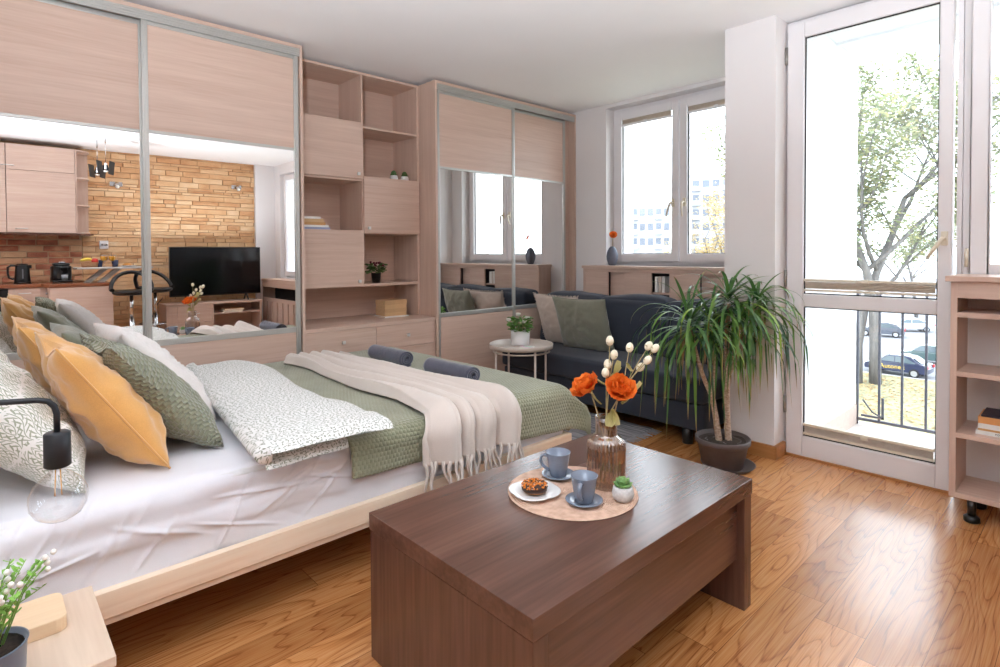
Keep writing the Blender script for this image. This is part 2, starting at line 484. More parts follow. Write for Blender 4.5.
def sliding_door(x0, x1, y, parent):
    """aluminium framed door: wood panel above, mirror, wood panel below; front face at y"""
    f = MB(); w = .030
    for a in (x0, x1 - w): f.box(a, a + w, y - .006, y + .018, .06, 2.475)
    for za, zb in ((2.45, 2.475), (1.868, 1.886), (.708, .742), (.06, .10)): f.box(x0 + w, x1 - w, y - .002, y + .016, za, zb)
    for a in (x0 + .009, x1 - w + .009): f.box(a, a + .012, y - .010, y - .006, .06, 2.475)
    d = f.build('sliding_door', ALU, parent, bevel=.002)
    MB().box(x0 + w, x1 - w, y + .002, y + .014, 1.886, 2.45).build('upper_panel', LX, d)
    MB().box(x0 + w, x1 - w, y + .003, y + .010, .742, 1.868).build('mirror', MIRROR, d)
    MB().box(x0 + w, x1 - w, y + .002, y + .014, .10, .708).build('lower_panel', LX, d)

def wardrobe(x0, x1, doors, label, gap=0.):
    t = thing('sliding_wardrobe', label, 'wardrobe', ((x0 + x1) / 2, 3.82, 0))
    MB().box(x0, x0 + .018, 3.52, 4.12, 0, 2.54).build('side_panel', LZ, t, bevel=.001)
    MB().box(x1 - .018, x1, 3.52, 4.12, 0, 2.54).build('side_panel', LZ, t, bevel=.001)
    MB().box(x0 + .018, x1 - .018, 3.52, 4.12, 2.518, 2.54).build('top_panel', LX, t, bevel=.001)
    MB().box(x0 + .018, x1 - .018, 4.10, 4.12, .05, 2.518).build('back_panel', LX, t)
    MB().box(x0 + .018, x1 - .018, 3.55, 4.10, .03, .05).box(x0 + .018, x1 - .018, 3.56, 3.58, 0, .03).build('bottom_panel', LX, t)
    r = MB()
    r.box(x0 + .018, x1 - .018, 3.522, 3.535, 2.470, 2.518).box(x0 + .018, x1 - .018, 3.535, 3.60, 2.505, 2.518)
    for z in (2.480, 2.494, 2.508): r.box(x0 + .018, x1 - .018, 3.519, 3.522, z, z + .004)
    r.build('top_track', ALU, t)
    MB().box(x0 + .018, x1 - .018, 3.53, 3.60, .05, .06).build('bottom_track', ALU, t)
    for a, b, y in doors: sliding_door(a, b, y, t)
    return t
wl = wardrobe(-.90 + .01, 1.553, [(-.83, .01, 3.538), (-.02, .690, 3.566), (.668, 1.529, 3.538)], 'left sliding wardrobe with long mirror doors behind the bed')
wr = wardrobe(2.600, 4.280, [(2.618, 3.464, 3.538), (3.43, 4.170, 3.566)], 'right sliding wardrobe with mirror doors beside the sofa and window')
MB().box(4.20, 4.262, 3.60, 4.10, .06, 2.50).build('filler_panel', LZ, wr)

su = thing('shelving_unit', 'tall light wood shelving unit with cupboards between the two mirror wardrobes', 'shelving unit', (2.08, 3.82, 0))
A, B, FY, BY = 1.556, 2.598, 3.742, 4.10
MB().box(A, A + .018, FY, BY, .03, 2.54).build('side_panel', LZ, su, bevel=.001)
MB().box(B - .018, B, FY, BY, .03, 2.54).build('side_panel', LZ, su, bevel=.001)
MB().box(A + .018, B - .018, FY, BY, 2.522, 2.54).build('top_panel', LX, su, bevel=.001)
MB().box(A + .018, B - .018, BY - .012, BY, .03, 2.522).build('back_panel', LX, su)
MB().box(2.091, 2.105, FY, BY - .012, .985, 2.522).build('divider', LZ, su, bevel=.001)
def shelf(x0, x1, z, th=.016, y0=FY): return MB().box(x0, x1, y0, BY - .012, z - th, z).build('shelf', LX, su, bevel=.001)
shelf(A + .018, 2.091, 2.172); shelf(A + .018, 2.091, 1.757); shelf(A + .018, 2.091, 1.380)
shelf(2.105, B - .018, 2.150); shelf(2.105, B - .018, 1.779); shelf(2.105, B - .018, 1.372)
shelf(A + .018, B - .018, .985, .020)
def knob_at(x, y, z, par):
    MB().cyl((x, y, z), (x, y - .016, z), .005, 8).box(x - .011, x + .011, y - .026, y - .016, z - .011, z + .011).build('knob', SATIN, par, bevel=.002)
for x0, x1, z0, z1, kx, kz in ((A + .012, 2.096, 1.757, 2.164, 2.048, 1.790), (2.100, B - .010, 1.362, 1.779, 2.13, 1.398), (A + .012, 2.096, .972, 1.380, 2.048, 1.008)):
    d = MB().box(x0, x1, FY - .018, FY - .001, z0, z1).build('cupboard_door', LX, su, bevel=.001)
    knob_at(kx, FY - .018, kz, d)
# drawer base
MB().box(A, B, 3.532, BY, .692, .716).build('counter_top', LX, su, bevel=.001)
MB().box(A, A + .016, 3.55, BY, .03, .692).build('side_panel', LZ, su); MB().box(B - .016, B, 3.55, BY, .03, .692).build('side_panel', LZ, su)
for x0, x1 in ((A + .002, 2.077), (2.081, B - .004)):
    for z0, z1 in ((.524, .690), (.292, .521), (.06, .289)):
        d = MB().box(x0, x1, 3.534, 3.552, z0, z1).build('drawer', LX, su, bevel=.001)
        knob_at((x0 + x1) / 2, 3.534, (z0 + z1) / 2, d)

# ------------------------------------------------------------------ cabinet under the alcove window
cv = thing('sliding_door_cabinet', 'low light wood cabinet with sliding panels under the alcove window', 'cabinet', (4.19, 2.45, 0))
MB().box(4.085, 4.396, 1.614, 3.295, 1.066, 1.090).build('top', LY, cv, bevel=.002)
MB().box(4.10, 4.28, 3.270, 3.288, 0, 1.066).build('end_panel', LZ, cv); MB().box(4.10, 4.28, 1.614, 1.632, 0, 1.066).build('end_panel', LZ, cv)
MB().box(4.10, 4.118, 1.632, 3.27, 1.035, 1.066).build('front_rail', LY, cv); MB().box(4.10, 4.118, 1.632, 3.27, 0, .07).build('plinth', LY, cv)
for a, b, x in ((3.016, 3.27, 4.106), (2.842, 3.02, 4.150), (2.576, 2.842, 4.106), (2.152, 2.410, 4.106), (1.976, 2.156, 4.150), (1.632, 1.98, 4.106)):
    MB().box(x, x + .016, a, b, .07, 1.035).build('front_panel', LY, cv, bevel=.001)
MB().box(4.262, 4.278, 1.632, 3.27, .07, 1.066).build('back_panel', plain('dark_board', lin(60, 60, 66), .6), cv)
MB().box(4.118, 4.262, 2.410, 2.58, .86, .876).build('shelf', LY, cv)

# ------------------------------------------------------------------ open bookcase on the right
bc = thing('open_bookcase', 'open light wood bookcase on black feet below the right window', 'bookcase', (3.34, .08, 0))
x0, x1, ya, yb = 3.205, 3.487, -.33, .478
for y in (yb - .024, .055, ya): MB().box(x0, x1, y, y + .024, .102, 1.072).build('side_panel', LZ, bc, bevel=.001)
MB().box(x0 - .02, x1 + .02, ya - .02, yb + .018, 1.072, 1.096).build('top', LY, bc, bevel=.002)
for a, b in ((.079, yb - .024), (ya + .024, .055)): MB().box(x0, x0 + .018, a, b, .998, 1.072).build('rail', LY, bc, bevel=.001)
for z in (.102, .372, .648, .912):
    for a, b in ((.079, yb - .024), (ya + .024, .055)): MB().box(x0, x1, a, b, z, z + .022).build('shelf', LY, bc, bevel=.001)
MB().box(x1 - .010, x1, ya + .024, yb - .024, .93, 1.072).build('back_panel', LY, bc)
for y in (.40, -.27):
    for x in (3.235, 3.44):
        MB().cyl((x, y, .025), (x, y, .102), .016, 14).lathe([(.026, 0), (.030, .004), (.030, .022), (.02, .03)], (x, y, 0), 16).build('foot', BLACKP, bc)

# ------------------------------------------------------------------ coffee table
ct = thing('coffee_table', 'dark walnut coffee table in the foreground', 'coffee table', (1.386, 1.154, 0))
WX, WZ, WY = walnut('X'), walnut('Z'), walnut('Y')
MB().box(.847, 1.925, .815, 1.494, .386, .437).build('top', WX, ct, bevel=.0015)
for xa in (.849, 1.873): MB().box(xa, xa + .050, .818, 1.491, .0, .383).build('side_panel', WZ, ct, bevel=.0015)
MB().box(.899, 1.873, .845, 1.465, .165, .386).build('drawer_box', WX, ct, bevel=.0015)
# ------------------------------------------------------------------ fabrics
def fabric(name, col, rough=.9, scale=350., bump=.25, var=.05, sheen=.2, big=0.):
    if name in MATS: return MATS[name]
    m = NT(name)
    u = m.obj()
    n1 = m.n('TexNoise', {'Vector': u, 'Scale': scale, 'Detail': 2.})
    n2 = m.n('TexNoise', {'Vector': u, 'Scale': 7., 'Detail': 3.})
    f = m.math('MULTIPLY_ADD', n1, .5, m.math('MULTIPLY', n2, .5))
    c = m.ramp(f, [(.3, tuple(q * (1 - var) for q in col)), (.7, tuple(min(1., q * (1 + var)) for q in col))])
    MATS[name] = m.p(color=c, rough=rough, sheen=sheen, spec=.2, normal=m.bump(m.math('MULTIPLY_ADD', n2, big, n1), bump, .0015))
    return MATS[name]

def knit(name, c1, c2, du=.022, dv=.014, strength=1., dist=.006):
    """rows of soft raised tufts, on the cloth's own UV in metres"""
    m = NT(name)
    x, y, z = m.sep(m.uv())
    yy = m.math('DIVIDE', y, dv); row = m.math('FLOOR', yy)
    xx = m.math('MULTIPLY_ADD', row, .5, m.math('DIVIDE', x, du))
    a = m.math('ABSOLUTE', m.math('SINE', m.math('MULTIPLY', xx, pi)))
    b = m.math('ABSOLUTE', m.math('SINE', m.math('MULTIPLY', yy, pi)))
    h = m.math('POWER', m.math('MULTIPLY', a, b), .55)
    fz = m.n('TexNoise', {'Vector': m.obj(), 'Scale': 420., 'Detail': 2.})
    big = m.n('TexNoise', {'Vector': m.obj(), 'Scale': 5., 'Detail': 2.})
    f = m.math('ADD', m.math('MULTIPLY', fz, .5), m.math('MULTIPLY', big, .5))
    col = m.ramp(f, [(.32, c1), (.66, c2)])
    hh = m.math('MULTIPLY_ADD', fz, .25, h)
    return m.p(color=col, rough=.92, sheen=.35, spec=.15, normal=m.bump(hh, strength, dist))

def leafprint(name, bg, lc, cell=.026, ln=.42, wd=.15, vine=None):
    """small printed leaves on white cotton; vine=(period, spacing) prints leafy sprigs instead"""
    m = NT(name)
    uv = m.uv()
    mask = None
    if vine is None:
        for k, (ox, sc) in enumerate(((0., 1.), (3.7, .93))):
            v = m.vmath('ADD', m.vmath('SCALE', uv, None) if False else m.vmath('MULTIPLY', uv, (1 / (cell * sc), 1 / (cell * sc), 0.)), (ox, ox * 1.3, 0.))
            vo = m.t.nodes.new('ShaderNodeTexVoronoi'); vo.voronoi_dimensions = '2D'
            m.set(vo.inputs['Vector'], v); m.set(vo.inputs['Scale'], 1.); m.set(vo.inputs['Randomness'], .75)
            d = m.vmath('SUBTRACT', v, vo.outputs['Position'])
            dx, dy, dz = m.sep(d)
            r, g, b = m.sep(vo.outputs['Color'])
            an = m.math('MULTIPLY_ADD', r, 2.4, -.6 if k == 0 else .9)
            ca, sa = m.math('COSINE', an), m.math('SINE', an)
            px = m.math('ADD', m.math('MULTIPLY', dx, ca), m.math('MULTIPLY', dy, sa))
            py = m.math('SUBTRACT', m.math('MULTIPLY', dy, ca), m.math('MULTIPLY', dx, sa))
            # lens shape
            lens = m.math('ADD', m.math('POWER', m.math('ABSOLUTE', m.math('DIVIDE', px, ln)), 2.), m.math('ABSOLUTE', m.math('DIVIDE', py, wd)))
            mk = m.math('LESS_THAN', lens, 1.)
            mask = mk if mask is None else m.math('MAXIMUM', mask, mk)
    else:
        P, S = vine
        x, y, z = m.sep(uv)
        for k, (ox, oy) in enumerate(((0., 0.), (P * .5, S * .35))):
            yy = m.math('ADD', y, oy)
            xw = m.math('ADD', m.math('ADD', x, ox), m.math('MULTIPLY', m.math('SINE', m.math('MULTIPLY', yy, 2 * pi / (S * 6.))), P * .22))
            t = m.math('SUBTRACT', m.math('MULTIPLY', m.math('FRACT', m.math('DIVIDE', xw, P)), P), P / 2)
            at = m.math('ABSOLUTE', t)
            side = m.math('GREATER_THAN', t, 0.)
            s0 = m.math('ADD', m.math('SUBTRACT', yy, m.math('MULTIPLY', at, 1.15)), m.math('MULTIPLY', side, S * .5))
            s = m.math('SUBTRACT', m.math('MULTIPLY', m.math('FRACT', m.math('DIVIDE', s0, S)), S), S / 2)
            lx = m.math('DIVIDE', m.math('SUBTRACT', at, P * .20), P * .17)
            lens = m.math('ADD', m.math('POWER', m.math('ABSOLUTE', lx), 2.), m.math('ABSOLUTE', m.math('DIVIDE', s, S * .20)))
            mk = m.math('MAXIMUM', m.math('LESS_THAN', lens, 1.), m.math('LESS_THAN', at, .0012))
            run = m.math('GREATER_THAN', m.math('FRACT', m.math('DIVIDE', yy, S * 6.)), .10)
            mk = m.math('MULTIPLY', mk, run)
            mask = mk if mask is None else m.math('MAXIMUM', mask, mk)
    fz = m.n('TexNoise', {'Vector': m.obj(), 'Scale': 300., 'Detail': 2.})
    cr = m.n('TexNoise', {'Vector': m.obj(), 'Scale': 14., 'Detail': 3.})
    bgc = m.ramp(fz, [(.3, tuple(q * .96 for q in bg)), (.7, bg)])
    return m.p(color=m.mix(mask, bgc, lc), rough=.85, sheen=.1, spec=.2, normal=m.bump(m.math('MULTIPLY_ADD', cr, 4., fz), .22, .0015))

SHEET = fabric('white_cotton_sheet', lin(226, 226, 232), .85, 300., .15, .02, .1, 6.)
GREENB = knit('olive_waffle_fleece', lin(134, 137, 112), lin(164, 166, 140), .017, .017, .7, .005)
GREENP = knit('olive_waffle_plush', lin(122, 125, 103), lin(154, 157, 133), .024, .015, 1., .008)
GREENF = fabric('olive_plush', lin(124, 127, 108), .95, 160., .6, .16, .5, 2.)
YELLOW = fabric('mustard_velvet', lin(214, 160, 92), .8, 300., .2, .10, .5, 3.)
FLUFF = fabric('white_faux_fur', lin(222, 216, 212), .95, 130., .9, .05, .5, 3.)
THROWM = fabric('beige_soft_wool', lin(214, 203, 194), .92, 260., .35, .04, .4, 1.)
TOWEL = fabric('slate_terry_towel', lin(82, 84, 100), .95, 420., .8, .14, .5)
LEAFV = leafprint('leaf_sprig_cotton', lin(234, 233, 230), lin(160, 167, 148), vine=(.050, .0165))
LEAFS = leafprint('small_leaf_cotton', lin(234, 234, 232), lin(146, 152, 136), .016, .40, .12)

# ------------------------------------------------------------------ bed frame
PX, PY, PZ = pine('X'), pine('Y'), pine('Z')
bed = thing('bed', 'wide pine bed with low side rail, made up with pillows and blankets', 'bed', (1.0, 2.65, 0))
X0, X1, YA, YB, MZ = -.20, 2.185, 1.828, 3.47, .53
MB().box(X0, X1, YA, YA + .028, .226, .300).build('side_rail', PX, bed, bevel=.002)
MB().box(X0, X1, YB - .028, YB, .226, .300).build('side_rail', PX, bed, bevel=.002)
MB().box(X0, X1, YA + .012, YA + .050, .203, .226).build('support_strip', PX, bed, bevel=.002)
MB().box(X1 - .028, X1, YA + .028, YB - .028, .226, .300).build('foot_rail', PY, bed, bevel=.002)
MB().box(X0, X0 + .028, YA + .028, YB - .028, .226, .90).build('headboard', PY, bed, bevel=.002)
for k in range(14):
    x = X0 + .10 + k * .165
    MB().box(x, x + .07, YA + .028, YB - .028, .232, .252).build('slat', PY, bed)
for x in (-.15, 1.95):
    for y in (2.15, 3.15): MB().box(x, x + .06, y, y + .06, 0, .232).build('leg', PZ, bed)
mt = MB().box(X0 + .04, X1 - .035, YA + .040, YB - .04, .256, MZ - .006)
tag(mt.build('mattress', plain('white_ticking', lin(222, 222, 224), .9), bevel=.03, seg=3), 'white mattress lying in the pine bed frame', 'mattress')

def bedprof(s, r=.05, top=MZ, y0=1.862):
    """distance along a cloth lying over the near edge: (y, z, outward ny, nz); s=0 at the edge, s<0 on the top"""
    q = r * pi / 2
    if s < -0: return (y0 + r - s, top, 0., 1.)
    if s < q:
        a = s / r
        return (y0 + r - r * sin(a), top - r + r * cos(a), -sin(a), cos(a))
    return (y0, top - r - (s - q), -1., 0.)

rc_ = random.Random(14); al_s = 7.
CREASES = [(rc_.uniform(-.1, 2.1), rc_.uniform(-.02, .26), rc_.choice((-.5, -.9, .35, .12, -.2)) + rc_.uniform(-.15, .15), rc_.uniform(.06, .22), rc_.uniform(.0035, .008), rc_.uniform(.003, .009)) for _ in range(46)]
def sheet_fn(a, b):
    x = X0 + .035 + a * (X1 - X0 - .065)
    s = (-1.52 + b / .35 * 1.46) if b < .35 else (-.06 + (b - .35) / .65 * .34)
    y, z, ny, nzv = bedprof(s, .06)
    w = max(0, min(1, (s + .03) / .10)) * (1 if x < .9 else max(.25, 1 - (x - .9) * 6))
    d = .004 * nz(x * 2.5, s * 3.) + .002 * nz(x * 9, s * 9, 4)
    hang = max(0, s)
    # gathered creases on the hanging side and the folded band along it
    dg = x * .9 + hang * 1.6
    d += w * (.010 * nz(dg * 5, hang * 9, 2) + .012 * abs(nz(x * 3.1 - hang * 6, hang * 4, 8)))
    band = .135 + .05 * (x - .2) * .3
    d += w * .012 * (1 / (1 + math.exp(-(hang - band) / .006)) - 1 / (1 + math.exp(-(hang - band - .045 - .02 * (x - .2)) / .006)))
    for (cx0, ch0, ca, cl, cw_, cht) in CREASES:
        ux_, uy_ = x - cx0, hang - ch0
        al, ac = ux_ * cos(ca) + uy_ * sin(ca), -ux_ * sin(ca) + uy_ * cos(ca) + .02 * sin(al_s * ux_)
        if abs(al) < cl: d += min(1, w + (.25 if x < .9 else 0)) * cht * math.exp(-(ac / cw_) ** 2) * (1 - (al / cl) ** 2)
    if y > YB - .045: y = YB - .045
    return Vector((x, y + ny * d, max(.262, z + nzv * d + .002)))
sh = MB().grid(sheet_fn, 420, 150)
sh.grid(lambda a, b: Vector((X1 - .030 + .004 * nz(a * 9, b * 3), YA + .036 + a * (YB - YA - .08), MZ - b * .26)), 40, 8)
tag(sh.build('fitted_sheet', SHEET), 'white crumpled bed sheet tucked over the mattress', 'bed sheet')

# ------------------------------------------------------------------ olive blanket over the foot half
def blanket_fn(a, b):
    xl = .955 + .02 * b
    # along x: top then over the foot end
    L = (2.19 - xl); drop = .23; r = .05
    t = a * (L + drop)
    sfn = -1.55 + b * (1.55 + .175 + .095 * a)
    y, z, ny, nzv = bedprof(sfn, .065, MZ + .012, 1.846)
    d = .004 * nz(t * 4, sfn * 4, 1) + .006 * nz(t * 1.5, sfn * 2, 7)
    hang = max(0, sfn)
    if hang > .05: d += .012 * (hang / .2) * (nz(t * 5.5, 3, 0) + .6 * sin(t * 13 + 1))
    x = xl + t; fd = 0.
    lim = L - r
    if t > lim:
        q = t - lim
        if q < r * pi / 2:
            x = xl + lim + r * sin(q / r); fd = r - r * cos(q / r)
        else:
            x = xl + L + .03 * (q - r * pi / 2) / .2 ; fd = r + (q - r * pi / 2)
        x += .010 * sin(y * 11) * min(1, q / .1)
    z2 = z - fd
    if hang > .03 and fd > 0: # corner: the cloth swings out
        k = min(1, hang / .12) * min(1, fd / .1)
        x += .07 * k; y -= .03 * k; z2 = max(z2, z - fd * .35 - .02) if False else z - fd * (1 - .75 * min(1, hang / .15))
    return Vector((x, y + ny * d - (.01 if hang > 0 else 0), max(z2 + nzv * d, .225)))
bl = MB().grid(blanket_fn, 130, 130, lambda a, b: (a * 1.46, b * 1.76))
tag(bl.build('blanket', GREENB, solid=.012), 'olive green waffle blanket spread over the foot of the bed', 'blanket')

# ------------------------------------------------------------------ beige throw in lengthwise folds
def throw_pt(a, b, off=0.):
    s = -1.46 + b * (1.46 + .225)
    y, z, ny, nzv = bedprof(s, .07, MZ + .030, 1.815)
    hang = max(0., s)
    w0 = 1.335 - .02 * b + (.03 * nz(b * 3, 1)); w1 = 1.70 + .03 * b
    if s < -.0: w0 += .05 * max(0, min(1, (s + 1.0) / .7)) * (1 - max(0, min(1, (s + .25) / .25)))
    w0 -= .06 * min(1, hang / .12); w1 += .03 * min(1, hang / .12)
    wv = .02 * sin(b * 7 + a * 2) + .012 * nz(b * 5, a * 3)
    x = w0 + (w1 - w0) * a + wv
    ph = a * 4.3 + .60 * nz(b * 1.5, a * 1.6, 3) + .40 * nz(a * 2.3, b * .8, 9) + .35 * sin(b * 3.1 + a * 3)
    f = abs(sin(ph * pi)) ** .8 + .10 * abs(sin(ph * 2.3 * pi + b * 3))
    amp = .056 * (.75 + .5 * nz(a * 3, b * 2.2, 5)) * (1 + .3 * min(1, hang / .1))
    edge = min(1, a / .04, (1 - a) / .04)
    d = amp * f * edge + .002 * nz(x * 25, y * 25)
    return Vector((x, y + ny * d, z + nzv * d)), ny, d
th = thing('throw_blanket', 'beige wool throw with a fringe laid in folds across the bed', 'throw', (1.52, 2.5, MZ))
tb = MB().grid(lambda a, b: throw_pt(a, b)[0], 220, 130)
tb.build('folded_cloth', THROWM, th, solid=.006)
fr = MB(); RR = random.Random(3)
for k in range(26):
    a = .01 + .98 * k / 25
    p, ny, d = throw_pt(a, 1.)
    p = p + Vector((0, 0, .012)); pts = [p]
    L = .10 + RR.random() * .04; sx = RR.uniform(-.03, .03)
    for i in range(1, 6):
        t = i / 5
        pts.append(p + Vector((sx * t + .006 * sin(5 * t + k), -.008 * t - .004 * sin(4 * t + k), -L * t)))
    fr.tube(pts, [.007, .008, .007, .006, .006, .005], 6)
fr.build('fringe', THROWM, th)
tag(th, kind=None)

# ------------------------------------------------------------------ folded duvet
def slab(poly_left, poly_right, th, wob, z0, nu=60, nv=90, rnd=.5):
    """cushioned slab between two boundary curves x(b); y from near to far"""
    def fn(a, b):
        ang = a * 2 * pi
        c, s = cos(ang), sin(ang)
        cx = math.copysign(abs(c) ** .55, c); sz = math.copysign(abs(s) ** .55, s)
        xl, xr, y = poly_left(b), poly_right(b), wob(b)
        e = min(1., (b / .03) ** .5 if b > 0 else 0, ((1 - b) / .05) ** .5 if b < 1 else 0)
        x = (xl + xr) / 2 + cx * (xr - xl) / 2
        t = th(b, cx) * e
        zz = z0(b, cx) + t / 2 + sz * t / 2
        zz += (.006 * nz(x * 5, y * 5, 2) + .005 * nz(x * 12, y * 7, 6)) * (1 if sz > 0 else 0)
        return Vector((x, y, zz))
    return fn
dv = MB()
lerp = lambda a, b, t: a + (b - a) * t
yl = lambda b: lerp(1.755, 3.40, b)
zb = lambda b: MZ + .018
lo_l = lambda b: lerp(.645, .84, b); lo_r = lambda b: lerp(.93, 1.16, b ** .8)
pxy = lambda p: (p.x, p.y + p.z)
def skew(fn, sk): # near edge runs slightly forward to the right
    def g(a, b):
        p = fn(a, b); p.y -= sk * (p.x - .65) * (1 - b); return p
    return g
f1 = skew(slab(lo_l, lo_r, lambda b, c: .034, yl, lambda b, c: zb(b) if b > .04 else zb(b) - .004), -.05)
dv.grid(f1, 60, 70, lambda a, b: pxy(f1(a, b)), cu=True)
up_l = lambda b: lerp(.650, .85, b); up_r = lambda b: lerp(1.075, 1.175, b ** .7) + .02 * sin(b * 9)
def uz(b, c):
    lift = .040 + .012 * max(0, 1 - b / .15) + .006 * sin(b * 11)
    return zb(b) + lift - (.026 * max(0, (c - .25)) / .75 if b > .10 else 0.012 * max(0, c - .25))
f2 = skew(slab(up_l, up_r, lambda b, c: .036 - .008 * abs(c), lambda b: lerp(1.725, 3.42, b), uz), .02)
dv.grid(f2, 60, 90, lambda a, b: pxy(f2(a, b)), cu=True)
# the fold joining both layers on the pillow side
def foldfn(a, b):
    y = lerp(1.75, 3.40, b); x = lerp(.650, .85, b); an = pi / 2 + a * pi
    e = min(1., b / .012, (1 - b) / .012) ** .5
    return Vector((x + .012 + .050 * e * cos(an), y, zb(b) + .040 + .036 * e * sin(an) + .004 * nz(b * 14, a)))
dv.grid(foldfn, 14, 120, lambda a, b: pxy(foldfn(a, b)))
tag(dv.build('duvet', LEAFS), 'white duvet with a small leaf print folded in the middle of the bed', 'duvet')

# ------------------------------------------------------------------ rolled towels
def towel(y0, y1, x, label):
    t = thing('rolled_towel', label, 'towel', (x, (y0 + y1) / 2, MZ + .016), group='rolled towels on the bed')
    r = .045; n = 90; turns = 3.2
    def sp(u):
        rr = r * (1 - .80 * u); an = -pi * .3 - turns * 2 * pi * u
        return rr * cos(an), rr * sin(an)
    zc = MZ + .016 + r + .006
    def fn(a, b):
        px, pz = sp(a)
        y = lerp(y0, y1, b) + .004 * nz(a * 6, b * 3, x)
        pz = max(pz, -r * .93)
        return Vector((x + px * 1.06, y, zc + pz + .002 * nz(a * 9, b * 12)))
    MB().grid(fn, n, 24).build('rolled_cloth', TOWEL, t, solid=.008)
    return t
towel(2.76, 3.13, 1.825, 'rolled slate grey towel on the blanket, the one nearer the shelving unit')
towel(2.15, 2.52, 1.815, 'rolled slate grey towel on the blanket, the one nearer the coffee table')

# ------------------------------------------------------------------ pillows
def pillow(name, base, w, h, t, tilt, mat, label, cat='pillow', yaw=0., roll=0., seed=0, wr=.012, pinch=.06, n=46, fur=0., group=None, uvs=1., ear=.0, parts=None, fringe=None, sag=0., hollow=None):
    """base = middle of the bottom edge; leans back by tilt from upright; faces +x"""
    up = Vector((-sin(tilt), 0, cos(tilt))); wd_ = Vector((0, 1, 0)); nn = Vector((cos(tilt), 0, sin(tilt)))
    Rz = Matrix.Rotation(yaw, 3, 'Z')
    Rr = Matrix.Rotation(roll, 3, nn)
    up, wd_, nn = Rz @ (Rr @ up), Rz @ (Rr @ wd_), Rz @ nn
    b0 = Vector(base)
    def fn(side):
        def g(a, b):
            u, v = 2 * a - 1, 2 * b - 1
            x = u * w / 2 * (1 - pinch * (1 - v * v) * abs(u) ** 3)
            y = v * h / 2 * (1 - pinch * (1 - u * u) * abs(v) ** 3)
            prof = max(0., (1 - abs(u) ** 2.6)) ** .5 * max(0., (1 - abs(v) ** 2.6)) ** .5
            z = side * t / 2 * prof * (1 + .12 * nz(u * 1.5 + seed, v * 1.5, side))
            z *= 1 - .10 * v
            if hollow: z -= side * hollow * math.exp(-((u) ** 2 + (v - .95) ** 2) * 5)
            if hollow: y -= hollow * 1.2 * math.exp(-(u * 2.2) ** 2) * max(0, v) ** 2
            rad = sqrt(u * u + v * v)
            z += prof ** .8 * wr * (nz(u * 3 + seed * 3.1, v * 3, 2 + side) + .5 * nz(u * 7, v * 7 + seed, side))
            z += wr * .8 * sin(6 * math.atan2(v, u) * 2 + seed) * rad ** 3 * .16 * prof ** .3
            if fur: z += side * fur * nz(u * 22 + seed, v * 22, 5) * prof ** .3
            if sag: y -= sag * (1 - u * u) * (1 if v < 0 else 0) * abs(v)
            return b0 + up * (h / 2 + y) + wd_ * x + nn * z
        return g
    def puv(side, off):
        g = fn(side)
        def q(a, b):
            u, v = 2 * a - 1, 2 * b - 1; zz = abs((g(a, b) - b0).dot(nn)) * .8
            return (a * w - math.copysign(zz * abs(u) ** .6, u) + off, b * h - math.copysign(zz * abs(v) ** .6, v))
        return q
    m = MB()
    m.grid(fn(1), n, n, puv(1, 0)); m.grid(fn(-1), n, n, puv(-1, 3))
    # piped seam round the edge
    o = m.build(name, mat)
    tag(o, label, cat, group)
    if parts:
        pts = [fn(1)(a, 0) for a in [i / 20 for i in range(20)]] + [fn(1)(1, i / 20) for i in range(20)] + [fn(1)(1 - i / 20, 1) for i in range(20)] + [fn(1)(0, 1 - i / 20) for i in range(20)]
        MB().tube(pts, .0035, 6, closed=True).build('piping', mat, o)
    if fringe:
        fb = MB(); rf = random.Random(seed); g1 = fn(1); N = 120
        for k in range(N):
            t_ = 4 * k / N; q = t_ % 1; a, b = [(q, 0), (1, q), (1 - q, 1), (0, 1 - q)][int(t_)]
            p = g1(a, b); d = (p - (b0 + up * h / 2)).normalized() + Vector((rf.uniform(-.4, .4), rf.uniform(-.4, .4), rf.uniform(-.3, .3)))
            if p.z < b0.z + .03: continue
            d = d.normalized() * fringe
            fb.tube([p - d * .3, p + d * .5, p + d + Vector((0, 0, -.15 * fringe))], [.004, .004, .002], 5)
        fb.build('fringe', mat, o)
    return o
B0 = MZ + .012
pillow('bed_pillow', (.215, 2.25, B0), .62, .57, .19, radians(37), LEAFV, 'white sleeping pillow with leaf sprigs, nearest the bedside lamp', seed=1, wr=.018)
pillow('bed_pillow', (.14, 3.04, B0), .66, .50, .17, radians(36), LEAFV, 'white sleeping pillow with leaf sprigs behind the yellow cushions by the wardrobe', seed=2)
pillow('cushion', (.425, 2.235, B0), .49, .49, .17, radians(34), YELLOW, 'mustard yellow velvet cushion nearest the camera on the bed', 'cushion', seed=3, wr=.024, parts=1, yaw=radians(2), hollow=.025)
pillow('cushion', (.385, 2.84, B0), .50, .50, .16, radians(34), YELLOW, 'mustard yellow velvet cushion further back, partly behind the front yellow one', 'cushion', seed=4, wr=.022, parts=1, hollow=.02)
pillow('cushion', (.605, 2.325, B0), .50, .50, .165, radians(40), GREENP, 'olive knitted cushion in front of the mustard one at the near side', 'cushion', seed=5, yaw=radians(3), hollow=.02)
pillow('cushion', (.545, 2.98, B0), .48, .48, .14, radians(40), GREENF, 'olive plush cushion behind the knitted one, nearer the wardrobe', 'cushion', seed=6)
pillow('cushion', (.69, 2.68, B0), .48, .50, .15, radians(40), FLUFF, 'fluffy white cushion at the front of the cushion row', 'cushion', seed=7, fur=.008, n=90, yaw=radians(3))
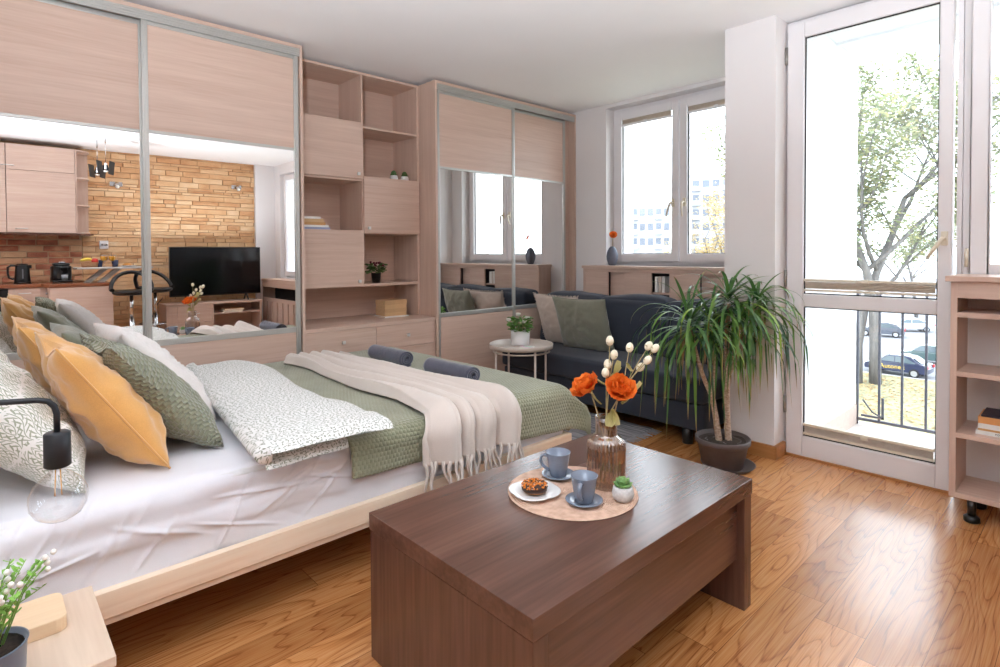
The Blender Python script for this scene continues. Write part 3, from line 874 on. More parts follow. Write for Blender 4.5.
# ------------------------------------------------------------------ things on the coffee table
ZT = .437
STRAW = None
def straw():
    m = NT('woven_straw')
    x, y, z = m.sep(m.obj())
    r = m.math('SQRT', m.math('ADD', m.math('MULTIPLY', x, x), m.math('MULTIPLY', y, y)))
    an = m.n('Math', {0: y, 1: x}, operation='ARCTAN2')
    ring = m.math('SINE', m.math('MULTIPLY', r, 2 * pi / .008))
    tw = m.math('SINE', m.math('MULTIPLY_ADD', an, 90., m.math('MULTIPLY', r, 900.)))
    h = m.math('MULTIPLY_ADD', tw, .4, ring)
    nn = m.n('TexNoise', {'Vector': m.obj(), 'Scale': 40.})
    c = m.ramp(nn, [(.3, lin(196, 160, 138)), (.7, lin(222, 190, 168))])
    return m.p(color=c, rough=.85, normal=m.bump(h, .5, .002))
mat_ = thing('placemat', 'round woven straw placemat on the coffee table', 'placemat', (1.402, 1.172, ZT + .0005))
b = MB(); b.lathe([(.0, 0), (.205, 0), (.209, .002), (.205, .004), (.0, .004)], n=64)
b.build('woven_disc', straw(), mat_, local=True)
ZP = ZT + .0047
CERAM = plain('blue_grey_glazed_ceramic', lin(122, 134, 152), .18, var=.05, scale=25., coat=.3)
WCER = plain('white_glazed_ceramic', lin(230, 230, 230), .15, var=.01, coat=.3)
def square(n=4., k=.0):
    return lambda a, z: 1 / ((abs(cos(a)) ** n + abs(sin(a)) ** n) ** (1 / n))
def saucer(x, y, rz, label):
    t = MB().lathe([(0, 0), (.030, 0), (.034, .003), (.054, .010), (.0575, .0135), (.055, .0150), (.036, .0075), (.030, .0062), (0, .0062)], n=48)
    o = t.build('saucer', CERAM, None, local=True); o.location = (x, y, ZP); o.rotation_euler.z = rz
    return tag(o, label, 'saucer', 'blue grey coffee cups and saucers')
def cup(x, y, rz, label):
    t = thing('coffee_cup', label, 'cup', (x, y, ZP + .0066), rz, 'blue grey coffee cups and saucers')
    MB().lathe([(0, .002), (.024, 0), (.027, .002), (.033, .030), (.041, .078), (.0425, .081), (.0395, .081), (.031, .032), (.025, .006), (0, .006)], n=48).build('cup_body', CERAM, t, local=True)
    pts = [(.036, 0, .066), (.048, 0, .070), (.058, 0, .062), (.060, 0, .048), (.053, 0, .032), (.040, 0, .022), (.030, 0, .018)]
    MB().tube(pts, [.006, .0055, .005, .005, .005, .0055, .006], 10, flat=1.3).build('handle', CERAM, t, local=True)
    return t
saucer(1.448, 1.272, 0, 'blue grey saucer under the cup at the back, nearer the bed'); cup(1.448, 1.272, radians(130), 'blue grey coffee cup at the back of the placemat, nearer the bed')
saucer(1.352, 1.083, 0, 'blue grey saucer under the cup at the front of the placemat'); cup(1.352, 1.083, radians(205), 'blue grey coffee cup at the front of the placemat beside the doughnut')

pl = MB()
def plate_w(a, z): return 1 + .10 * (abs(cos(2 * a)) - .5) * min(1, z / .01 + .3)
pl.lathe([(0, 0), (.045, 0), (.052, .003), (.078, .011), (.0805, .0135), (.078, .0145), (.052, .0062), (0, .0050)], n=64, wob=plate_w)
o = pl.build('plate', WCER, None, local=True); o.location = (1.292, 1.235, ZP); o.rotation_euler.z = radians(30)
tag(o, 'small white plate with an upturned rim holding a doughnut on the coffee table', 'plate')
dn = thing('doughnut', 'chocolate doughnut with orange and dark sprinkles on the white plate', 'doughnut', (1.292, 1.235, ZP + .0066))
DOUGH = plain('doughnut_dough', lin(150, 104, 62), .8, var=.15, bump=.4)
CHOC = plain('chocolate_glaze', lin(62, 38, 30), .35, var=.2)
def torus(bm, r, R_, z0, f=1., n=40, m=16, zs=1.):
    bm.grid(lambda a, b: Vector(((r + R_ * cos(2 * pi * b)) * cos(2 * pi * a), (r + R_ * cos(2 * pi * b)) * sin(2 * pi * a), z0 + zs * R_ * sin(2 * pi * b))), n, m, cu=True, cv=True)
b = MB(); torus(b, .024, .017, .015, zs=.86); b.build('dough', DOUGH, dn, local=True)
b = MB()
b.grid(lambda a, q: Vector(((.024 + .0178 * cos(pi * (-.12 + 1.24 * q))) * cos(2 * pi * a), (.024 + .0178 * cos(pi * (-.12 + 1.24 * q))) * sin(2 * pi * a), .0155 + .0155 * sin(pi * (-.12 + 1.24 * q)) - .002 * nz(a * 20, q * 2))), 48, 12, cu=True)
b.build('glaze', CHOC, dn, local=True)
SPR = [plain('orange_crumb', lin(222, 132, 38), .6), plain('dark_crumb', lin(48, 26, 30), .5), plain('pale_crumb', lin(226, 180, 150), .6)]
b = MB(); rr = random.Random(5)
for k in range(280):
    b.cur = rr.choice([0, 0, 0, 1, 1, 2])
    a = rr.random() * 2 * pi; q = rr.uniform(.12, .88)
    rad = .024 + .0182 * cos(pi * q); z = .0158 + .0155 * sin(pi * q)
    s_ = rr.uniform(.0018, .0040)
    M_ = Matrix.Translation((rad * cos(a), rad * sin(a), z)) @ Matrix.Rotation(rr.random() * 6, 4, 'Z') @ Matrix.Rotation(rr.uniform(-.6, .6), 4, 'X')
    b.box(-s_, s_, -s_ * .6, s_ * .6, -s_ * .5, s_ * .5, M_)
cr = b.build('sprinkles', SPR, dn, local=True, merge=False); cr['kind'] = 'stuff'

# little succulent
CONC = plain('speckled_concrete', lin(206, 204, 202), .85, var=.12, scale=120., bump=.5)
SUCC = plain('succulent_green', lin(110, 150, 84), .5, var=.25, scale=40., sss=.05)
def succulent(x, y, z, s, label, name='potted_succulent', leafm=None, potm=None, group=None):
    t = thing(name, label, 'plant', (x, y, z), group=group)
    MB().lathe([(0, 0), (.020 * s, 0), (.031 * s, .010 * s), (.034 * s, .024 * s), (.030 * s, .042 * s), (.026 * s, .046 * s), (.023 * s, .044 * s), (.023 * s, .036 * s), (0, .036 * s)], n=32).build('pot', potm or CONC, t, local=True)
    b = MB()
    for ring, (n, el, L) in enumerate(((9, .25, .030), (8, .65, .028), (6, 1.05, .022), (3, 1.4, .014))):
        for k in range(n):
            a = 2 * pi * (k + .5 * ring) / n
            M_ = Matrix.Translation((0, 0, .042 * s + .003 * ring * s)) @ Matrix.Rotation(a, 4, 'Z') @ Matrix.Rotation(-el, 4, 'Y')
            def fn(u, v, L=L):
                x_ = L * s * u; w_ = .0095 * s * sin(pi * min(1, .12 + u * .88)) ** .7 * (1.15 if u < .8 else 1)
                an = 2 * pi * v
                return M_ @ Vector((x_ + .004 * s, w_ * cos(an), .45 * w_ * sin(an) + .006 * s * u * u))
            b.grid(fn, 7, 8, cv=True)
    b.build('leaves', leafm or SUCC, t, local=True)
    return t
succulent(1.455, 1.013, ZP, 1.0, 'small green succulent in a white speckled pot on the coffee table')

# ribbed glass vase and flowers
VG = clear_glass('amber_smoked_glass', (.82, .69, .57), .03, 1., .18)
vx, vy = 1.512, 1.118
vs_ = thing('glass_vase', 'ribbed amber glass vase with a narrow neck on the coffee table', 'vase', (vx, vy, ZP))
def rib(a, z): return 1 + (.042 * cos(a * 30) if .012 < z < .150 else 0)
body = MB().lathe([(0, 0), (.052, 0), (.058, .004), (.060, .014), (.061, .06), (.061, .128), (.0595, .144), (.054, .156), (.045, .164), (.038, .168), (.0355, .174), (.0355, .215), (.0375, .228),
                   (.0355, .228), (.0335, .214), (.0335, .174), (.040, .164), (.055, .148), (.058, .128), (.058, .06), (.056, .012), (0, .008)], n=180, wob=rib)
body.build('glass_body', VG, vs_, local=True)
PETAL = None
def petal_mat(name, c1, c2):
    m = NT(name)
    x, y, z = m.sep(m.uv())
    nn = m.n('TexNoise', {'Vector': m.comb(m.math('MULTIPLY', x, 26.), m.math('MULTIPLY', y, 2.), 0.), 'Scale': 1.})
    c = m.ramp(m.math('MULTIPLY_ADD', nn, .6, m.math('MULTIPLY', y, .4)), [(.25, c1), (.7, c2)])
    tl = m.n('BsdfTranslucent', {0: c}); m.p(color=c, rough=.6, spec=.3)
    mx = m.n('MixShader', {0: .3, 1: m.b.outputs[0], 2: tl}); m.t.links.new(mx, m.out.inputs[0])
    return m.m
ORANGE = petal_mat('orange_petal', lin(214, 78, 14), lin(242, 134, 50))
CREAMP = plain('cream_bud', lin(238, 230, 206), .7, var=.06, scale=60.)
DRYLEAF = petal_mat('dried_olive_leaf', lin(150, 138, 74), lin(194, 184, 128))
STEM = plain('pale_stem', lin(172, 156, 112), .7, var=.15)
def petal(bm, M_, L, W, curl, cup_, ruf, seed):
    def fn(u, v):
        t = v; w = W * (sin(pi * min(1, .10 + .72 * t)) ** .8) * (2 * u - 1)
        x_ = L * (t - curl * .25 * t * t); z_ = L * curl * t * t
        z_ += cup_ * (2 * u - 1) ** 2 * W + ruf * nz(u * 5 + seed, t * 4) * t
        return M_ @ Vector((x_, w, z_))
    bm.grid(fn, 8, 8)
def poppy(name, head, axis, s, root, label, seed):
    """orange double flower on a stem that stands in the vase"""
    t = thing(name, label, 'flower', (vx, vy, ZP + .010), group='flowers in the amber vase')
    hv = Vector(head); A_ = Vector(axis).normalized()
    b0 = Vector(root); mid = (b0 + hv) / 2 + Vector((0, 0, .0))
    neck = Vector((vx, vy, ZP + .215)) + (Vector((hv.x - vx, hv.y - vy, 0))).normalized() * .022
    MB().tube([b0, neck.lerp(b0, .5), neck, neck.lerp(hv, .5) + Vector((0, 0, .004)), hv - A_ * .012], [.0024] * 4 + [.003], 8).build('stem', STEM, t)
    MB().tube([hv - A_ * .016, hv - A_ * .004, hv + A_ * .004], [.003, .008, .009], 10).build('calyx', DRYLEAF, t)
    q = A_.to_track_quat('Z', 'Y').to_matrix().to_4x4()
    b = MB(); rr = random.Random(seed)
    for ring, (n, el, L, W) in enumerate(((6, .30, .046, .028), (6, .75, .042, .026), (5, 1.1, .034, .020), (4, 1.35, .024, .013))):
        for k in range(n):
            M_ = Matrix.Translation(hv) @ q @ Matrix.Rotation(2 * pi * (k + .5 * ring) / n + rr.uniform(-.2, .2), 4, 'Z') @ Matrix.Rotation(-el + rr.uniform(-.12, .12), 4, 'Y')
            petal(b, M_, L * s * rr.uniform(.9, 1.1), W * s, .25, .25, .010 * s, rr.random() * 40)
    b.build('petals', ORANGE, t)
    return t
poppy('orange_flower', (1.478, 1.160, .755), (-.50, .20, .65), 1.32, (vx + .02, vy - .02, ZP + .012), 'orange silk flower leaning left out of the amber vase', 11)
poppy('orange_flower', (1.536, 1.082, .752), (-.40, -.40, .60), 1.28, (vx - .02, vy + .02, ZP + .012), 'orange silk flower facing the camera in the middle of the amber vase', 12)
def bud_branch(tips, label, seed, leaves):
    t = thing('cotton_bud_branch', label, 'flower', (vx, vy, ZP + .010), group='flowers in the amber vase')
    rr = random.Random(seed)
    c0 = Vector((vx + rr.uniform(-.02, .02), vy + rr.uniform(-.02, .02), ZP + .012))
    base = Vector((vx, vy, ZP + .22)); st = MB(); lf = MB(); todo = []
    joint = sum((Vector(p) for p in tips), Vector()) / len(tips); joint = base.lerp(joint, .45)
    st.tube([c0, base.lerp(c0, .4), base.lerp(joint, .3), joint], .0022, 7)
    for p in tips:
        p = Vector(p); d = (p - joint).normalized()
        st.tube([joint, joint.lerp(p, .5) + Vector((0, 0, .006)), p], [.002, .0016, .0014], 6)
        M_ = d.to_track_quat('Z', 'Y').to_matrix().to_4x4()
        bd = MB(); sp = MB(); todo.append((bd, sp))
        bd.ball(p + d * .010, .0125, 12, 9, (1, 1, 1.3), M_, lambda v: 1 + .06 * cos(5 * math.atan2(v.y, v.x)))
        for k in range(3):
            mm = Matrix.Translation(p) @ M_ @ Matrix.Rotation(2.1 * k + seed, 4, 'Z') @ Matrix.Rotation(-.3, 4, 'Y')
            petal(sp, mm, .016, .006, .1, .2, .001, k)
    for (q, ax, L) in leaves:
        mm = Matrix.Translation(q) @ Vector(ax).to_track_quat('X', 'Z').to_matrix().to_4x4()
        lf = MB(); petal(lf, mm, L, L * .36, .2, .3, .003, rr.random() * 9); todo.append((lf, None))
    st.build('stem', STEM, t)
    for bd, sp in todo:
        if sp is None: bd.build('leaf', DRYLEAF, t)
        else: sp.build('sepals', DRYLEAF, bd.build('bud', CREAMP, t))
    return t
def at_(u, v, d=0.):  # coordinates measured around the vase: u to the right, v up, d towards the room's far corner
    r = Vector((.733, -.680, 0)); f = Vector((.680, .733, 0))
    return tuple(Vector((vx, vy, ZP)) + r * u + Vector((0, 0, v)) + f * d)
bud_branch([at_(.012, .468), at_(.028, .418, .02)], 'tall branch of cream cotton buds at the back of the amber vase', 1, [(at_(.0, .33), (-.6, .6, .3), .045), (at_(.02, .35, .02), (.6, -.5, .5), .05)])
bud_branch([at_(.082, .440, .03), at_(.158, .442, .01), at_(.140, .448, .02), at_(.130, .405, .0), at_(.112, .378, .02)], 'branch of cream cotton buds leaning right out of the amber vase', 2, [(at_(.07, .40, .02), (.3, -.1, -.8), .036), (at_(.08, .30), (.5, -.4, .4), .055), (at_(.035, .36, .02), (.5, -.2, .8), .05)])
bud_branch([at_(.006, .388, .01), at_(-.004, .365, -.01)], 'short branch of cream cotton buds with dried leaves in the amber vase', 3, [(at_(-.02, .27, -.01), (-.5, .4, .5), .05), (at_(.01, .26, -.03), (.0, -.2, -.9), .055), (at_(.05, .27, -.01), (.6, -.5, .5), .05), (at_(.014, .25, -.03), (-.3, -.1, -.7), .05)])

# ------------------------------------------------------------------ sofa
SOFA = fabric('charcoal_blue_upholstery', lin(52, 57, 68), .85, 420., .35, .12, .15)
so = thing('sofa', 'charcoal blue sofa bed in the alcove under the window', 'sofa', (3.62, 2.53, 0))
def cush(bm, x0, x1, y0, y1, z0, z1, r=.03, puff=.01, n=18, seed=0, wr=.004, tilt=0.):
    """soft box: rounded edges and slightly domed faces"""
    c = Vector(((x0 + x1) / 2, (y0 + y1) / 2, (z0 + z1) / 2)); h = Vector(((x1 - x0) / 2, (y1 - y0) / 2, (z1 - z0) / 2))
    def face(ax, sg):
        i, j = [(1, 2), (2, 0), (0, 1)][ax]
        def fn(a, b):
            p = [0, 0, 0]; u, v = 2 * a - 1, 2 * b - 1
            u = math.copysign(1 - (1 - abs(u)) ** 1.6, u); v = math.copysign(1 - (1 - abs(v)) ** 1.6, v)
            p[ax] = sg * h[ax]; p[i] = u * h[i]; p[j] = v * h[j]
            p = Vector(p)
            inner = Vector([max(-h[k] + r, min(h[k] - r, p[k])) for k in range(3)])
            d = p - inner
            if d.length > 1e-9: p = inner + d.normalized() * min(r, d.length) if d.length > r else p
            pf = (1 - u * u) * (1 - v * v)
            p[ax] += sg * puff * pf
            q = p + c
            nn = wr * nz(q.x * 4 + seed, q.y * 4, q.z * 4) + wr * .6 * nz(q.x * 11, q.y * 9 + seed, q.z * 11)
            p[ax] += sg * nn * min(1, 4 * pf)
            if tilt: p.x += tilt * (p.z + h.z)
            return p + c
        bm.grid(fn, n, n)
    for ax in range(3):
        for sg in (1, -1): face(ax, sg)
    return bm
cush(MB(), 3.215, 3.98, 1.655, 3.455, .272, .432, .028, .012, 26, 1).build('seat_cushion', SOFA, so)
cush(MB(), 3.235, 4.02, 1.665, 3.445, .100, .268, .02, .004, 20, 2).build('base', SOFA, so)
for k, (a, b_) in enumerate(((1.665, 2.215), (2.222, 2.838), (2.845, 3.45))):
    cush(MB(), 3.66, 3.86, a, b_, .425, .845, .035, .030, 26, 7 + k, .012, .22).build('back_cushion', SOFA, so)
cush(MB(), 3.945, 4.045, 1.665, 3.445, .27, .78, .03, .005, 20, 5, .003, .04).build('backrest', SOFA, so)
for x in (3.285, 3.92):
    for y in (1.80, 3.32): MB().lathe([(.030, 0), (.033, .003), (.033, .10), (.028, .102)], (x, y, 0), 20).build('leg', BLACKP, so)
BEIGE = fabric('beige_linen', lin(192, 178, 166), .92, 280., .3, .06, .3)
pillow('sofa_cushion', (3.62, 3.08, .438), .50, .44, .13, radians(-18), BEIGE, 'beige fringed cushion on the sofa behind the olive one', 'cushion', seed=21, yaw=pi + radians(-4), fringe=.022)
pillow('sofa_cushion', (3.56, 2.80, .438), .48, .45, .15, radians(-21), fabric('sage_plush', lin(126, 127, 112), .95, 160., .5, .14, .5, 2.), 'olive plush cushion on the sofa in front of the beige one', 'cushion', seed=22, yaw=pi + radians(6), parts=1)

# ------------------------------------------------------------------ rug
RUGM = NT('grey_striped_rug')
x_, y_, z_ = RUGM.sep(RUGM.obj())
n_ = RUGM.n('TexNoise', {'Vector': RUGM.comb(RUGM.math('MULTIPLY', x_, 60.), RUGM.math('MULTIPLY', y_, 3.), 0.), 'Scale': 1.})
n2_ = RUGM.n('TexNoise', {'Vector': RUGM.obj(), 'Scale': 240.})
RUGM.p(color=RUGM.ramp(n_, [(.35, lin(96, 96, 102)), (.65, lin(172, 170, 172))]), rough=.95, normal=RUGM.bump(n2_, .6, .003))
rg = thing('rug', 'small grey woven rug with a fringed end in front of the sofa', 'rug', (2.95, 2.75, 0))
MB().grid(lambda a, b: Vector((2.52 + a * .83, 2.085 + b * .61, .010 + .004 * nz(a * 6, b * 8))), 30, 40).build('woven_field', RUGM.m, rg, solid=.008)
fr = MB()
for k in range(64):
    x = 2.53 + .81 * k / 63; dx = rr.uniform(-.02, .02)
    fr.tube([(x, 2.09, .011), (x + dx * .4, 2.06, .006), (x + dx, 2.025 + rr.uniform(-.01, .01), .004)], [.004, .0035, .002], 5)
fr.build('fringe', fabric('grey_rug_yarn', lin(150, 148, 150)), rg)

# ------------------------------------------------------------------ round side table
STM = plain('powder_coated_pale_metal', lin(206, 194, 184), .4, .2, var=.02)
sx, sy, sz = 2.945, 2.945, .520
st = thing('side_table', 'round pale metal tray table between the bed and the sofa', 'side table', (sx, sy, 0))
MB().lathe([(0, sz - .004), (.226, sz - .004), (.228, sz + .020), (.232, sz + .022), (.236, sz + .020), (.234, sz - .010), (0, sz - .010)], (sx, sy, 0), 72).build('tray_top', STM, st)
rg_ = MB(); rg_.tube([(sx + .208 * cos(2 * pi * k / 40), sy + .208 * sin(2 * pi * k / 40), sz - .034) for k in range(40)], .006, 8, closed=True); rg_.build('ring', STM, st)
for k in range(4):
    a = radians(-17 + 90 * k)
    MB().tube([(sx + .208 * cos(a), sy + .208 * sin(a), .0), (sx + .208 * cos(a), sy + .208 * sin(a), sz - .010)], .008, 10).build('leg', STM, st)
ROSEL = plain('rose_leaf_green', lin(92, 138, 58), .55, var=.3, scale=50.)
WHITEP = plain('white_petal', lin(240, 238, 232), .6, var=.03)
TERRAW = plain('white_matte_pot', lin(228, 228, 228), .45, var=.02)
SOIL = plain('dark_soil', lin(58, 46, 38), .95, var=.4, scale=90., bump=1.)
def leafy(bm, c, n, spread, h, ls, rr, droop=.2):
    for k in range(n):
        a = rr.random() * 2 * pi; r = spread * sqrt(rr.random()); z = h * rr.random() ** .8
        p = Vector(c) + Vector((r * cos(a), r * sin(a), z))
        ax = Vector((cos(a), sin(a), rr.uniform(-.3, .8)))
        mm = Matrix.Translation(p) @ ax.to_track_quat('X', 'Z').to_matrix().to_4x4() @ Matrix.Rotation(rr.uniform(-.8, .8), 4, 'X')
        petal(bm, mm, ls * rr.uniform(.7, 1.2), ls * .36, -droop, .25, .002, k)
px_, py_ = sx + .045, sy + .055
pr_ = thing('potted_rose', 'small white rose in a white pot on the round side table', 'plant', (px_, py_, sz - .004))
MB().lathe([(0, sz - .003), (.064, sz - .003), (.068, sz), (.0715, sz + .108), (.0665, sz + .108), (.064, sz + .09), (0, sz + .09)], (px_, py_, 0), 40).build('pot', TERRAW, pr_)
MB().lathe([(.0635, sz + .093), (0, sz + .096)], (px_, py_, 0), 20).build('soil', SOIL, pr_)
b = MB(); rr = random.Random(31); leafy(b, (px_, py_, sz + .10), 150, .075, .10, .034, rr); b.build('leaves', ROSEL, pr_)
b = MB()
for k in range(10):
    a = k * .63; b.tube([(px_ + .01 * cos(a), py_ + .01 * sin(a), sz + .09), (px_ + .05 * cos(a), py_ + .05 * sin(a), sz + .18)], .002, 5)
b.build('stems', STEM, pr_)
for (dx, dy, dz) in ((-.02, .0, .215), (-.085, .035, .178), (-.03, -.07, .168), (.045, -.03, .185)):
    b = MB()
    for ring, (n, el, L) in enumerate(((5, .5, .020), (5, .95, .018), (3, 1.3, .013))):
        for k in range(n):
            mm = Matrix.Translation((px_ + dx, py_ + dy, sz + dz)) @ Matrix.Rotation(2 * pi * (k + .5 * ring) / n, 4, 'Z') @ Matrix.Rotation(-el, 4, 'Y')
            petal(b, mm, L * 1.4, .016, .4, .3, .001, k)
    b.build('flower_head', WHITEP, pr_)
bk = thing('booklet', 'folded printed leaflet lying on the side table beside the rose pot', 'leaflet', (sx - .04, sy - .09, sz - .004), radians(35))
LEAFLET = NT('printed_leaflet'); n_ = LEAFLET.n('TexVoronoi', {'Vector': LEAFLET.obj(), 'Scale': 22.}, out=1)
LEAFLET.p(color=LEAFLET.mix(.75, n_, (.85, .80, .76)), rough=.5)
MB().box(-.09, .09, -.05, .05, .001, .004).box(-.088, .088, -.05, .05, .0045, .007, Matrix.Rotation(.06, 4, 'Z')).build('pages', LEAFLET.m, bk, local=True)

# ------------------------------------------------------------------ vase and books by the window
GREYC = plain('grey_speckled_ceramic', lin(96, 102, 116), .6, var=.12, scale=90., bump=.3)
gv = thing('egg_vase', 'grey egg-shaped vase on the window cabinet', 'vase', (4.225, 3.055, 1.0905))
MB().lathe([(0, 0), (.026, 0), (.034, .010), (.050, .055), (.053, .085), (.046, .125), (.030, .158), (.014, .172), (.009, .172), (.009, .12), (0, .12)], n=36).build('vase_body', GREYC, gv, local=True)
gf = thing('orange_gerbera', 'single orange flower standing in the grey egg vase', 'flower', (4.225, 3.055, 1.0905 + .13))
MB().tube([(0, 0, 0), (.0, -.004, .08), (-.006, -.012, .135)], .0022, 6).build('stem', STEM, gf, local=True)
b = MB(); hv = Matrix.Translation((-.008, -.016, .142)) @ Vector((-.7, -.55, .45)).to_track_quat('Z', 'Y').to_matrix().to_4x4()
for ring, (n, el, L) in enumerate(((12, .25, .040), (11, .6, .034), (9, 1., .024), (6, 1.3, .014))):
    for k in range(n):
        petal(b, hv @ Matrix.Rotation(2 * pi * (k + .5 * ring) / n, 4, 'Z') @ Matrix.Rotation(-el, 4, 'Y'), L, .012, .15, .2, .002, k)
b.build('petals', ORANGE, gf, local=True)
PAPER = plain('book_pages', lin(226, 216, 196), .9, var=.05, scale=200.)
def book(loc, L, W, H, rz, cover, label, group, name='book', pages=None):
    """lies flat; L along local x (spine side at -y)"""
    t = thing(name, label, 'book', loc, rz, group)
    MB().box(-L / 2 + .003, L / 2 - .003, -W / 2 + .002, W / 2 - .003, .0015, H - .0015).build('pages', pages or PAPER, t, local=True)
    MB().box(-L / 2, L / 2, -W / 2, W / 2, 0, .0016).box(-L / 2, L / 2, -W / 2, W / 2, H - .0016, H).box(-L / 2, L / 2, -W / 2, -W / 2 + .0016, .0016, H - .0016).build('cover', cover, t, local=True)
    return t
BK = {k: plain('book_cover_' + k, lin(*v), .55, var=.05) for k, v in dict(white=(228, 226, 222), tan=(206, 170, 126), ochre=(196, 150, 96), brown=(150, 104, 70), pale=(214, 204, 194), blue=(150, 160, 190), black=(40, 36, 50), orange=(214, 150, 90), kraft=(196, 160, 118)).items()}
z = .8765
for k, (w, n) in enumerate(((.024, 'white'), (.020, 'pale'), (.026, 'white'))):
    t = thing('book', 'pale book standing in the open slot of the window cabinet, ' + ('left', 'middle', 'right')[k] + ' of three', 'book', (4.19, 2.545 - k * .034, .8765), group='books in the window cabinet slot')
    MB().box(-.058, .060, -w / 2 + .002, w / 2 - .002, .002, .128).build('pages', PAPER, t, local=True)
    MB().box(-.062, .062, -w / 2, -w / 2 + .002, 0, .13).box(-.062, .062, w / 2 - .002, w / 2, 0, .13).box(-.062, -.060, -w / 2 + .002, w / 2 - .002, 0, .13).build('cover', BK[n], t, local=True)

# ------------------------------------------------------------------ things in the shelving unit
z = 1.3805
for H, L, c, lab in ((.016, .26, 'blue', 'lowest pale blue'), (.014, .25, 'white', 'second white'), (.020, .225, 'ochre', 'third ochre'), (.022, .215, 'tan', 'fourth tan'), (.016, .19, 'white', 'topmost white')):
    book((1.585 + L / 2, 3.84, z), L, .17, H, radians(R.uniform(-2, 2)), BK[c], lab + ' book in the flat pile in the open left cell', 'books piled in the left cell'); z += H + .0004
CACT = plain('cactus_green', lin(70, 104, 58), .7, var=.2, scale=60.)
for x, lab in ((2.425, 'left'), (2.525, 'right')):
    t = succulent(x, 3.835, 1.7795, .95, 'tiny green cactus in a white pot, ' + lab + ' one of the pair on the shelf', 'potted_cactus', CACT, TERRAW, 'pair of tiny cactus pots')
    MB().ball((0, 0, .058), .022, 14, 10, (1, 1, 1.1), None, lambda v: 1 + .08 * cos(9 * math.atan2(v.y, v.x))).build('cactus_body', CACT, t, local=True)
fp = thing('potted_flowers', 'small plant with dark red flowers in a black pot on the shelf', 'plant', (2.255, 3.83, .9855))
MB().lathe([(0, 0), (.030, 0), (.038, .070), (.040, .074), (.036, .074), (.034, .062), (0, .062)], n=28).build('pot', BLACKP, fp, local=True)
b = MB(); rr = random.Random(41); leafy(b, (0, 0, .07), 110, .055, .07, .030, rr); b.build('leaves', plain('dark_leaf', lin(84, 112, 60), .6, var=.25), fp, local=True)
for k in range(16):
    a = rr.random() * 2 * pi; r = .075 * sqrt(rr.random())
    MB().ball((r * cos(a), r * sin(a), .13 + .03 * rr.random()), .009, 10, 7, (1, 1, .8), None, lambda v: 1 + .18 * cos(6 * math.atan2(v.y, v.x))).build('flower_head', plain('dark_red_flower', lin(112, 48, 60), .7, var=.2), fp, local=True)
z = .7165
for H, L, W, c, lab in ((.010, .215, .18, 'white', 'thin white book at the bottom'), (.026, .19, .15, 'tan', 'lowest tan paperback'), (.030, .195, .15, 'kraft', 'second brown paperback'), (.030, .19, .15, 'tan', 'third tan paperback'), (.034, .195, .155, 'kraft', 'topmost brown paperback')):
    book((2.385, 3.83, z), L, W, H, radians(R.uniform(-3, 3)), BK[c], lab + ' of the pile on the drawer top', 'paperbacks piled on the drawer top', pages=plain('tan_pages', lin(204, 172, 132), .9, var=.1, scale=120.)); z += H + .0004
# books in the right bookcase
z = .3945
for k, (H, L, c, lab) in enumerate(((.018, .21, 'white', 'white book with a printed spine at the bottom'), (.009, .19, 'ochre', 'thin ochre book second'), (.022, .19, 'white', 'white book in the middle'), (.030, .19, 'orange', 'thick orange-brown book fourth'), (.008, .16, 'black', 'thin black book on top'))):
    t = book((3.335 , .392 - L / 2 - (.008 if k else 0) - (.01 if k == 4 else 0), z), L, .17, H, radians(-90), BK[c], lab + ' of the pile in the right bookcase', 'books piled in the right bookcase'); 
    if k == 0:
        text_mesh('spine_lettering', 'POWER SYSTEM', .011, BK['black'], t, (0, -.0855, .009), Matrix.Rotation(radians(90), 3, 'X'), .0003)
    z += H + .0004

# ------------------------------------------------------------------ bedside table, lamp and plant
BW = wood('pale_ash_veneer', lin(206, 182, 160), lin(226, 206, 186), 'Y', .5, .8, 16.)
NZ = .382
ns = thing('bedside_table', 'pale wood bedside table in the bottom left corner', 'bedside table', (0, 1.55, 0))
MB().box(-.24, .1985, 1.385, 1.725, NZ - .022, NZ).build('top', BW, ns, bevel=.002)
for x in (-.235, .174): MB().box(x, x + .020, 1.39, 1.72, 0, NZ - .022).build('side_panel', wood('pale_ash_veneer', lin(206, 182, 160), lin(226, 206, 186), 'Z'), ns, bevel=.001)
MB().box(-.215, .174, 1.70, 1.718, .05, NZ - .022).build('back_panel', BW, ns); MB().box(-.215, .174, 1.40, 1.70, .10, .118).build('shelf', BW, ns)
d = MB().box(-.213, .172, 1.392, 1.41, .22, NZ - .026).build('drawer', BW, ns, bevel=.001)
MB().cyl((-.02, 1.392, .29), (-.02, 1.375, .29), .01, 12).build('knob', BLACKM, d)
lp = thing('bedside_lamp', 'black metal bedside lamp with a large bare globe bulb on a pale wood base', 'lamp', (-.02, 1.615, NZ))
rb = []
for cx_, cy_2, a0 in ((.115, 1.665, 0), (-.155, 1.665, 90), (-.155, 1.575, 180), (.115, 1.575, 270)):
    for k in range(5): a = radians(a0 + 22.5 * k); rb.append((cx_ + .02 * cos(a), cy_2 + .02 * sin(a)))
MB().prism(rb, NZ + .0005, NZ + .031).build('base', wood('pale_beech', lin(224, 190, 150), lin(238, 212, 178), 'X'), lp, bevel=.002)
ly = 1.54
MB().tube([(-.10, 1.61, NZ + .03), (-.10, 1.61, .86), (-.098, 1.606, .885), (-.085, 1.60, .903), (-.06, 1.59, .908), (.09, ly + .004, .902), (.108, ly, .897), (.118, ly, .885), (.122, ly, .868), (.122, ly, .828)], .0062, 12).build('arm', BLACKM, lp)
MB().lathe([(0, .829), (.020, .829), (.024, .826), (.0245, .756), (.021, .753), (0, .753)], (.122, ly, 0), 28).build('socket', BLACKM, lp)
